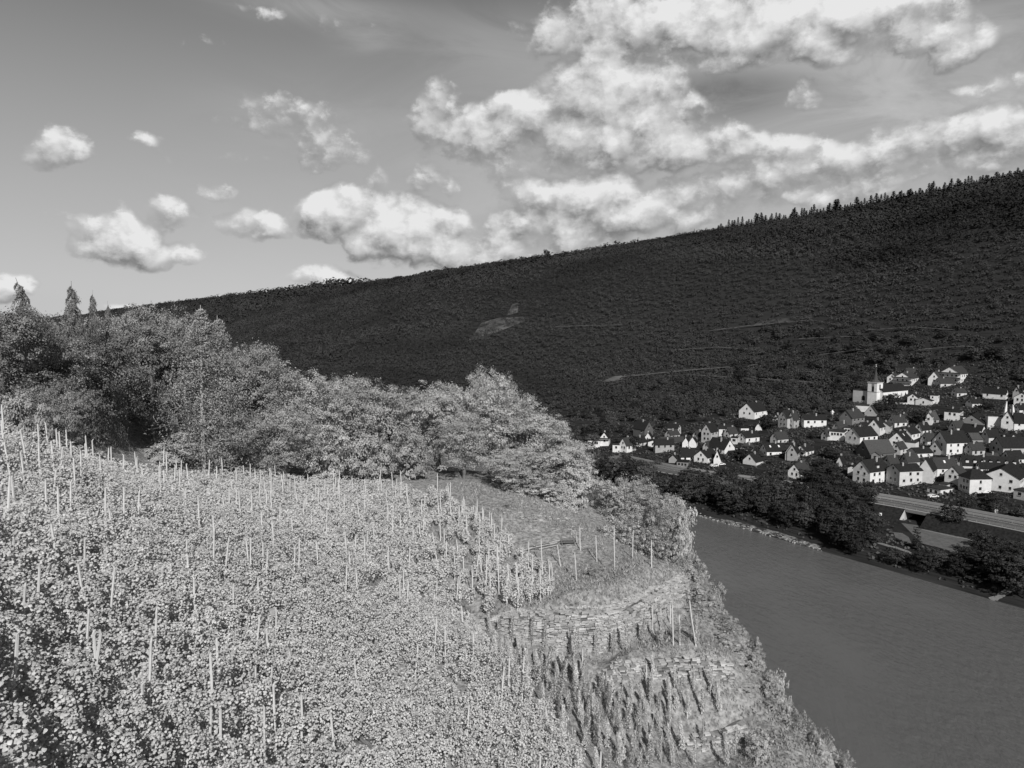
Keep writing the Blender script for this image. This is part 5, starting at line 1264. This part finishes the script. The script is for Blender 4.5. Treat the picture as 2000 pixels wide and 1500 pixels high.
# riverside: paths, meadow, gravel strips, signs ---------------------
def drape(name, pixpts, m, lift=.05, kind='structure', lab=None, n=10):
    """sheet draped over the ground between two pixel polylines"""
    A_, B_ = pixpts; fa = np.linspace(0, 1, 40)
    def pl(L, f):
        L = np.array(L, float); c = np.concatenate([[0], np.cumsum(np.linalg.norm(np.diff(L, axis=0), axis=1))]); return np.interp(f * c[-1], c, L[:, 0]), np.interp(f * c[-1], c, L[:, 1])
    V = []
    for f in fa:
        a, b_ = pl(A_, f), pl(B_, f); ga, gb = hit_far(*a), hit_far(*b_)
        if ga is None or gb is None: continue
        for q in np.linspace(0, 1, n):
            x_, y_ = ga[0] + (gb[0] - ga[0]) * q, ga[1] + (gb[1] - ga[1]) * q; V.append((x_, y_, float(zfar_xy(x_, y_)) + lift))
    k = len(V) // n; mb = MB(); mb.poly(V, [(i * n + j, i * n + j + 1, (i + 1) * n + j + 1, (i + 1) * n + j) for i in range(k - 1) for j in range(n - 1)])
    o = mb.build(name, m); tag(o, lab, kind=kind); return o
M_MEAD = mat('mown_meadow', .10, .15, .8); M_PATH = mat('gravel_path', .16, .22, 1.5); M_GRAV = mat('pale_river_gravel', .04, .22, .5, thr=(.45, .6))
drape('meadow', ([(1760,1022),(1800,1028),(1850,1042),(1900,1060)], [(1800,1062),(1840,1072),(1870,1080),(1888,1080)]), M_MEAD, .10)
drape('meadow', ([(1745,1040),(1762,1042),(1775,1050)], [(1748,1050),(1768,1060),(1780,1062)]), M_MEAD, .12)
drape('path', ([(1800,1034),(1850,1045),(1935,1062),(2000,1080)], [(1800,1036),(1850,1047.5),(1935,1065),(2000,1084)]), M_PATH, .16)
drape('path', ([(1700,1056),(1760,1072),(1780,1080)], [(1700,1059),(1760,1076),(1780,1084)]), M_PATH, .16)
drape('river_gravel', ([(1362,1006),(1450,1022),(1520,1040),(1600,1066)], [(1362,1011),(1440,1030),(1520,1052),(1602,1077)]), M_GRAV, .12)
drape('slipway', ([(1930,1172),(1965,1152),(2010,1140)], [(1940,1180),(1975,1160),(2010,1148)]), M_PATH, .3)
rk = MB()
for _ in range(150):
    f = rng.random(); a = np.interp(f, [0, .4, .7, 1], [1362, 1440, 1520, 1605]); b_ = np.interp(f, [0, .4, .7, 1], [1008, 1027, 1048, 1074]) + rng.normal(0, 2.2)
    g = hit_far(a, b_)
    if g is None: continue
    sc = rng.uniform(.2, .8) * np.array([1, 1, .6]); Mx = Matrix.Translation(Vector(g)) @ Matrix.Rotation(rng.random() * 6, 4, 'Z') @ Matrix.Diagonal((*sc, 1)); src = random.choice(SV)
    rk.poly([tuple(Mx @ v.co) for v in src.vertices], [tuple(f_.vertices) for f_ in src.polygons])
tag(rk.build('bank_stones', M_STONES[1]), 'pale boulders along the far water line', 'stones', kind='stuff')
# far bank jetty strip
# parasol kiosk
g = hit_far(1683, 1050); root = empty('river_sign_mast', g); k = g[1] / 1450
mb = MB(); mb.tube((0, 0, -.5), (0, 0, 30 * k), .16, .12); mb.build('mast', wallmat(.5), root)
mb = MB(); mb.box(-2.0 * k, -.12, 20 * k, 2.0 * k, .12, 24.5 * k); mb.build('panel', wallmat(.82), root)
mb = MB(); mb.poly([(-5.5 * k, -1, 26 * k), (5.5 * k, -1, 26 * k), (5.5 * k, 1, 26 * k), (-5.5 * k, 1, 26 * k), (0, 0, 31 * k)], [(3, 2, 1, 0), (0, 1, 4), (1, 2, 4), (2, 3, 4), (3, 0, 4)]); mb.build('roof', wallmat(.82), root)
tag(root, 'white roofed sign mast by the river path', 'sign')
g = hit_far(1719, 1015); mb = MB(); mb.tube((0, 0, -.5), (0, 0, 1.6), .08, .08); root = empty('marker_post', g); mb.build('post', wallmat(.4), root); mb = MB(); mb.box(-.45, -.2, 1.603, .45, .2, 2.5); mb.build('panel', wallmat(.85), root); tag(root, 'small white marker board left of the bridge wing wall', 'sign')
g = hit_far(1945, 1012); k = g[1] / 1450; root = empty('road_sign', g); mb = MB(); mb.tube((0, 0, -.5), (0, 0, 9 * k), .1, .1); mb.build('post', M_STEEL, root); mb = MB(); mb.box(-3.4 * k, -.08, 9 * k, 3.4 * k, .06, 19 * k); mb.build('panel', wallmat(.6), root); tag(root, 'upright rectangular sign board behind the road at right', 'sign')
g = hit_far(1925, 971); k = g[1] / 1450; root = empty('market_parasol', g); mb = MB(); mb.tube((0, 0, -.3), (0, 0, 2.3), .05, .05); mb.build('pole', M_STEEL, root)
mb = MB(); mb.poly([(-2.4, -2, 2.2), (2.4, -2, 2.2), (2.4, 2, 2.2), (-2.4, 2, 2.2), (0, 0, 3.0)], [(3, 2, 1, 0), (0, 1, 4), (1, 2, 4), (2, 3, 4), (3, 0, 4)]); mb.build('canopy', wallmat(.85), root); tag(root, 'square white parasol on the lawn before the wide gabled house', 'parasol')
# cars
def car(px, py, rz, tone, lab):
    g = hit_far(px, py)
    if g is None: return
    root = empty('parked_car', (g[0], g[1], g[2] + .05), rz); mb = MB()
    prof = [(-2.1, .35), (2.1, .35), (2.1, .75), (1.1, .88), (.55, 1.35), (-1.1, 1.38), (-1.75, .95), (-2.1, .85)]; n = len(prof)
    pts = [(x_, -.85, z_) for x_, z_ in prof] + [(x_, .85, z_) for x_, z_ in prof]
    mb.poly(pts, [tuple(range(n)), tuple(range(2 * n - 1, n - 1, -1))] + [(i, (i + 1) % n, (i + 1) % n + n, i + n) for i in range(n)]); mb.build('body', mat('car_paint_%d' % int(tone * 100), tone, rough=.3), root)
    mb = MB(); mb.box(-1.2, -.87, .92, .7, .87, 1.28); mb.build('windows', M_WINDOW, root)
    for sx_ in (-1.3, 1.3):
        for sy in (-.86, .72): mb = MB(); mb.tube((sx_, sy, .33), (sx_, sy + .14, .33), .33, .33, 10); mb.build('wheel', M_DARKMETAL, root)
    tag(root, lab, 'car')
car(1408, 909, .3, .8, 'white car parked right of the steep parapet gable'); car(1395, 912, .3, .7, 'pale car parked in front of the bright white gable'); car(1822, 972, .2, .75, 'white car behind the low flat annex')

# ================================================================== FOREST ON THE FAR HILL
def forest(name, s0, s1, sp_, R, per, size, lab, t0=300, t1=650):
    S_, T0 = np.meshgrid(np.arange(s0, s1, sp_), np.arange(t0, t1, sp_)); S_ = S_.ravel() + rng.uniform(-.5, .5, S_.size) * sp_; T0 = T0.ravel() + rng.uniform(-.5, .5, T0.size) * sp_
    z = zfar(S_, T0); x, y = xy(S_, T0); px_, py_ = proj(x, y, z)
    k = (px_ > -150) & (px_ < 2150) & (T0 > np.interp(S_, [-200, 60, 150, 240, 330, 520], [300, 300, 225, 150, 100, 45]))
    for (a, b_, r_) in fps: 
        x_q, y_q = x - a, y - b_; k &= (x_q ** 2 + y_q ** 2 > (r_ + 4) ** 2)
        u_q = (x * b_ - y * a) / math.hypot(a, b_); k &= ~((np.abs(u_q) < r_ + 2) & (y < b_) & (y > b_ - 26))
    for (a, b_, ra, rb) in CLEAR: k &= (((px_ - a) / ra) ** 2 + ((py_ - b_) / rb) ** 2 > 1) | (rng.random(len(px_)) < .4)
    for (pa, pb) in zip(PATH[:-1], PATH[1:]):
        yy = np.interp(px_, [pa[0], pb[0]], [pa[1], pb[1]]); k &= ~((px_ > pa[0]) & (px_ < pb[0]) & (np.abs(py_ - yy + 3) < 4.5))
    x, y, z, S_, T0, px_, py_ = x[k], y[k], z[k], S_[k], T0[k], px_[k], py_[k]; n = len(x)
    low = np.clip((T0 - 330) / 170 + (fbm(S_ / 90, T0 / 60, 15) - .47) * 1.6, .6, 1)   # scrub on the lower slope, tall wood above
    Rr = R * rng.uniform(.7, 1.3, n) * low; Hh = Rr * rng.uniform(1.2, 1.9, n)
    K = n * per; d = rng.normal(size=(K, 3)); d[:, 2] = np.abs(d[:, 2]) * .9 - .15; d /= np.linalg.norm(d, axis=1, keepdims=True)
    c = np.stack([x, y, z + Hh * .35], 1); c = np.repeat(c, per, 0); RR = np.repeat(Rr, per); HH = np.repeat(Hh, per)
    P = c + d * np.stack([RR, RR, HH * .6], 1) * rng.uniform(.82, 1.03, (K, 1))
    Nn = d * .8 + rng.normal(0, .22, (K, 3)) + np.array([0, -.25, .5])
    lowtone = np.clip(1.0 - low, 0, 1)
    tone = np.clip(np.repeat(rng.random(n) * .25 + .1 + lowtone * .8 + (fbm(S_ / 130, T0 / 45, 77) - .45) * 1.3, per) + rng.random(K) * .15, 0, 1)
    me = leaf_mesh(name, P, Nn, size * np.repeat(Rr / R, per) * rng.uniform(.7, 1.3, K), 'quad', tone, .8); me.materials.append(M_FOREST)
    tag(link(name, me), lab, 'forest', kind='stuff'); print('forest', n, K)
CLEAR = [(1480,640,60,7),(1600,668,70,4),(1380,690,60,4),(1750,660,80,4),(1500,700,50,3),(1890,640,60,3),(955,640,40,15),(990,622,32,9),(1005,600,10,14),(1195,743,22,7),(1520,622,46,9),(1555,634,22,3),(1650,728,18,3)]
PATH = [(1215,740),(1340,728),(1480,717),(1480,745),(1590,753)]
forest('hillside_forest', -260, 760, 5.6, 4.4, 30, 1.9, 'dark wooded hillside rising behind the village', t0=45)
forest('hillside_forest', 760, 1900, 10.5, 6.6, 24, 3.2, 'dark forested slope left of the village', t0=45)
forest('hillside_forest', 1900, 8200, 27, 17, 22, 7.5, 'far end of the dark forest running down to the left', t0=45)
# scrubby clearings and tracks on the slope
M_CLR = mat('scrub_clearing', .045, .16, .05, detail=9, coord='Object'); M_TRK = mat('hill_track', .07, .12, .3)
for A_, B_ in (([(925,655),(940,632),(975,622),(1022,620)],[(912,668),(945,662),(985,645),(1026,628)]),([(1180,745),(1200,737),(1215,736)],[(1172,750),(1195,748),(1218,743)]),([(1000,596),(1012,592)],[(990,618),(1012,612)])):
    drape('clearing', (A_, B_), M_CLR, .9)
drape('hill_track', ([(1215,740),(1340,727.5),(1480,716.5)],[(1215,741.6),(1340,729),(1480,718)]), M_TRK, 2.2)
drape('hill_track', ([(1340,736),(1480,744),(1590,752)],[(1340,737.3),(1480,745.5),(1590,753.5)]), M_TRK, 2.2)
for P_ in ([(1385,652),(1480,640),(1580,632)],[(1560,668),(1650,664),(1740,668)],[(1310,690),(1400,684),(1490,690)],[(1690,652),(1780,646),(1860,652)],[(1600,700),(1680,690),(1760,694)],[(1800,690),(1880,684),(1960,690)],[(1085,643),(1150,641),(1215,640)]):
    drape('hill_track', (P_, [(a, b_ + .9) for a, b_ in P_]), M_TRK, 3.0)
drape('clearing', ([(1480,630),(1530,624),(1585,617)],[(1470,640),(1530,632),(1590,622)]), mat('dull_scrub', .03, .08, .05, detail=9), .9)
# skyline spruces: one tree at each tooth of the ridge
def ridge_at(px):
    d = ray(px, 400); best = None
    ys = np.linspace(500, 5000, 1800); x = ys * d[0] / d[1]; z = zfar_xy(x, ys); e = (z - CAMZ) / ys
    i = int(np.argmax(e)); return np.array([x[i], ys[i], z[i]])
RIDX = [250,400,640,750,870,1060,1200,1340,1420,1560,1700,1850,2000]; RIDY = [606,590,562,547,522,499,482,460,436,412,388,358,332]
pxs = list(np.arange(1352, 2010, 5.6))
for i, a in enumerate(pxs):
    a += rng.uniform(-2.5, 2.5); rp = ridge_at(a); topy = np.interp(a, RIDX, RIDY) + 3 - 15 * rng.random() ** 1.8 + (0 if a > 1415 else 6)
    top = atY(a, topy, rp[1])[2]; H = np.clip(top - rp[2] + 2, 10, 34)
    tree('ridge_spruce', SPR[i % 3], (rp[0], rp[1], rp[2] - 2), H, H * 1.15 * rng.uniform(.7, 1.3), .022, 'dark spruce standing on the skyline of the right hand ridge', 'tree', 'spruces along the ridge skyline')
for (a, ty, rr, kind, lb) in ((1068,484,7.5,FARB[0],'lone round tree standing above the ridge line'),(1357,446,5,SPR[0],'small spruce where the conifer skyline begins'),(1117,488,3,SPR[1],'tiny spruce right of the lone round tree on the ridge'),
                        (1700,380,7,SPR[2],'tallest spruce standing clear of the ridge wood'),(665,556,9,SPR[1],'spruce on the ridge above the centre left')):
    rp = ridge_at(a); top = atY(a, ty, rp[1])[2]
    tree('ridge_tree', kind, (rp[0], rp[1], rp[2] - 2), max(top - rp[2] + 2, 12), rr / 1450 * rp[1] * (1 if kind is FARB[0] else 1.5), .022, lb)
# round crowns forming the ridge line further left, one by one
i = 0
for a in np.arange(262, 1350, 7.5):
    if a < 430 and False: continue
    rp = ridge_at(a); topy = np.interp(a, RIDX, RIDY) + rng.uniform(-2.5, 2.5); top = atY(a, topy, rp[1])[2]; H = max(top - rp[2] + 2, 9)
    tree('ridge_tree', FARB[i % 4], (rp[0], rp[1], rp[2] - 2), H, 6.5 / 1450 * rp[1] * rng.uniform(.8, 1.3), .022, 'rounded dark treetop on the left hand part of the ridge line', 'tree', 'rounded trees along the ridge'); i += 1

# low growth over the far bank and between the gardens
nU = 90000; S_u = rng.uniform(-110, 420, nU); T_u = rng.uniform(1.5, 310, nU); xu, yu = xy(S_u, T_u); zu = zfar(S_u, T_u); au, bu = proj(xu, yu, zu)
ku = (au > 1050) & (au < 2100) & ((T_u > 4) | (au > 1640)) & (fbm(S_u / 9, T_u / 9, 61) > .36)
for (pl_) in ([(1745,1018),(1800,1022),(1905,1060),(1890,1084),(1800,1066),(1745,1056)],): ku &= ~inpoly(au, bu, pl_)
for pa, pb in (((1800,1035),(2000,1082)),((1700,1058),(1780,1082)),((1930,1176),(2010,1144))): ku &= ~((au > pa[0]) & (au < pb[0]) & (np.abs(bu - np.interp(au, [pa[0], pb[0]], [pa[1], pb[1]])) < (4 if pa[0] != 1930 else 9)))
xu, yu, zu = xu[ku], yu[ku], zu[ku]; dm = np.full(len(xu), 1e9)
for p in PA: dm = np.minimum(dm, np.hypot(xu - p[0], yu - p[1]))
ku = dm > 5.5; k2 = (dm > 13) | (dm < 9.0); xu, yu, zu = xu[ku & k2], yu[ku & k2], zu[ku & k2]
sd_, td_ = st(xu, yu); below = dm[ku & k2]
n_u = len(xu); me = leaf_mesh('undergrowth', np.stack([xu, yu, zu + rng.uniform(.05, .9, n_u)], 1), rng.normal(0, .6, (n_u, 3)) + np.array([0, -.2, .8]), rng.uniform(.5, 1.5, n_u), 'quad', np.clip(rng.random(n_u) * .5 + (fbm(xu / 14, yu / 14, 8) - .3), 0, 1), .8); me.materials.append(leafmat('scrub_leaves', .05, False, .085, .5, 1.4, False))
tag(link('undergrowth', me), 'low dark scrub and grass on the far bank and around the gardens', 'undergrowth', kind='stuff'); print('undergrowth', n_u)

# ------------------------------------------------------------------ far bank and village trees
tpos = []
hbox = []
for h in HL:
    zm, X, Y, wG, wL, ev, rs = h[:7]; ox, sc = (1540, 4.348) if zm == 2 else (1080, 4.167); sd_ = h[10].get('side', 1)
    xa, xb = (X - wG, X + wL) if sd_ == 1 else (X - wL, X + wG); hbox.append((ox + xa / sc, ox + xb / sc, 700 + (Y - ev) / sc, 700 + Y / sc))
hbox += [(1663, 1765, 745, 786)]
seen_lab = {}
HC = [(r[0].location.x, r[0].location.y, r[0]['label']) for r in HR if r is not None and len(r[0]['label'].split()) <= 10]
def garden_label(x, y, h):
    q = sorted(HC, key=lambda c: (c[0] - x) ** 2 + (c[1] - y) ** 2)
    for sz in ((('small', 'little') if h < 4.5 else ('tall', 'big'))):
        for c in q[:5]:
            side = 'left' if x / y < c[0] / c[1] else 'right'
            lab = '%s dark tree %s of the %s' % (sz, side, c[2])
            if lab not in seen_lab: seen_lab[lab] = 1; return lab
    return '%s dark tree near the %s' % ('small' if h < 4.5 else 'tall', q[0][2])
def hides(a, b_, r_, h_):
    for (xa, xb, yt, yb) in hbox:
        if a + r_ > xa and a - r_ < xb and b_ > yb and b_ - h_ < yb - .5 * (yb - yt): return True
    return False
def place_far(px, py, rpx, hpx, tone, lab, kind=None, grp=None, nm='broadleaf_tree', chk=False):
    g = hit_far(px, py)
    if g is None: return
    if chk:
        for (a, b_, r_) in fps:
            if (g[0] - a) ** 2 + (g[1] - b_) ** 2 < (r_ + rpx / 1450 * g[1] * .6) ** 2: return
    k = g[1] / 1450; kd = kind or random.choice(FARB); uh = 3.6 if kd is POPL else 2.2
    rs = rpx * k / (.45 if kd is POPL else 1)
    tree(nm, kd, (g[0], g[1], g[2] - .3), hpx * k, rs, tone, lab, 'tree', grp, uh); tpos.append((px, py))
for (a, b_, r_, h_, lb) in ((1735,792,16,26,'dark round tree in front of the church nave'),(1712,800,12,18,'smaller dark tree at the foot of the church tower'),(1610,965,42,70,'big dark tree mass left of the large riverside house'),
    (1580,955,26,45,'dark tree beside the small white gabled house'),(1650,975,28,44,'dark tree touching the slanting white wall'),(1745,800,16,34,'tree right of the round churchyard tree'),(1860,1035,26,62,'large dark tree hiding part of the road at the underpass'),
    (1790,1072,9,42,'slim poplar at the left of the meadow'),(1868,1108,9,44,'slim poplar at the right of the meadow'),(1795,828,20,34,'leafy tree in the village gardens centre'),(1500,840,18,36,'dark tree below the highest left house'),
    (1240,880,14,34,'dark tree right of the second gabled house'),(1150,880,12,20,'tree under the leftmost flat roofed house'),(1232,878,10,20,'bush by the leftmost gardens'),(1940,1100,30,50,'dark tree at the right bank behind the meadow'),(1985,1120,34,70,'tall dark tree at the right edge of the bank'),
    (1910,1130,24,50,'dark tree between meadow poplar and right edge'),(1460,900,30,30,'tree in the gardens below the pale garden gable'),(1985,900,16,18,'tree at the right edge between roofs')):
    place_far(a, b_, r_, h_, .045, lb, POPL if 'poplar' in lb else None)
PALE = [(1395,1000,20,30),(1350,985,22,34),(1300,960,18,26)]
# belt along the water
cnt = 0
for _ in range(1600):
    s_ = rng.uniform(-60, 330); t_v = rng.uniform(3, 54); x_, y_ = xy(s_, t_v); z_ = float(zfar(s_, t_v)); a, b_ = proj(x_, y_, z_)
    if not (1060 < a < 2060) or cnt > 225: continue
    # leave meadow, paths, the road strip and the gravel open
    top = b_
    d_ = np.min(np.hypot(PA[:, 0] - x_, PA[:, 1] - y_)); 
    if d_ < (4.8 if a < 1690 else 9.5): continue
    if 1735 < a < 1905 and 1012 < b_ < 1092 : continue
    if 1690 < a < 1770 and 985 < b_ < 1075 and rng.random() < .55: continue
    if t_v < 7 and a < 1600 and rng.random() < .9: continue
    if any(abs(a - q[0]) < 5 and abs(b_ - q[1]) < 3 for q in tpos): continue
    rm = rng.uniform(3.2, 5.8); hm = rm * rng.uniform(1.7, 2.5)
    if a > 1690 and b_ >= 1092: hm = min(hm, max(3.0, (b_ - 1064) / 1450 * y_)); rm = min(rm, hm * .62)
    if a > 1690 and b_ < 1080: hm = min(hm, 4.5); rm = min(rm, 3)
    if d_ < 16 and a > 1690: hm = min(hm, 5.5)
    k_ = 1450 / y_
    if hides(a, b_, rm * k_ * .8, hm * k_): continue
    tree('riverside_tree', random.choice(FARB), (x_, y_, z_ - .3), hm, rm, rng.uniform(.035, .08) * (1.8 if (a < 1420 and rng.random() < .5) else 1), ('dark tree in the far bank belt above the pale stones, left part' if a < 1400 else 'dark tree in the dense middle of the belt below the village' if a < 1690 else 'dark tree on the far bank between the meadow and the water'), 'tree', 'trees along the far river bank'); tpos.append((a, b_)); cnt += 1
# a dense line of trees hides the road where it runs behind the belt
for i in range(0, len(PA), 1):
    if not (1190 < BPX[i] < 1690) or rng.random() < .25: continue
    if 1300 < BPX[i] < 1345 or 1445 < BPX[i] < 1500: 
        hm = rng.uniform(4, 5)
    else: hm = rng.uniform(6.5, 9.5)
    p = PA[i] + nrm[i] * -rng.uniform(6.5, 9); z_ = float(zfar_xy(p[0], p[1]))
    tree('riverside_tree', random.choice(FARB), (p[0], p[1], z_ - .3), hm + 3, rng.uniform(3, 4.6), rng.uniform(.035, .07), 'dark tree standing against the road embankment', 'tree', 'trees along the far river bank'); cnt += 1
print('belt', cnt)
cnt = 0
for _ in range(6000):
    s_ = rng.uniform(-40, 330); t_v = rng.uniform(62, 330); x_, y_ = xy(s_, t_v); z_ = float(zfar(s_, t_v)); a, b_ = proj(x_, y_, z_)
    if not (1100 < a < 2060) or cnt > 285: continue
    if np.min(np.hypot(PA[:, 0] - x_, PA[:, 1] - y_)) < 17: continue
    if any((x_ - q[0]) ** 2 + (y_ - q[1]) ** 2 < (q[2] + 1.0) ** 2 for q in fps): continue
    rm = rng.uniform(2.2, 4.6); hm = rm * rng.uniform(1.4, 1.9)
    if t_v > 240: rm *= 1.3; hm *= 1.3
    k_ = 1450 / y_
    if hides(a, b_, rm * k_ * .8, hm * k_):
        hm *= .5; rm *= .7
        if hides(a, b_, rm * k_ * .8, hm * k_): continue
    tree('garden_tree', random.choice(FARB), (x_, y_, z_ - .3), hm, rm, rng.uniform(.035, .11), garden_label(x_, y_, hm), 'tree', 'garden trees in the village'); cnt += 1
print('garden', cnt, 'objects', len(bpy.data.objects))
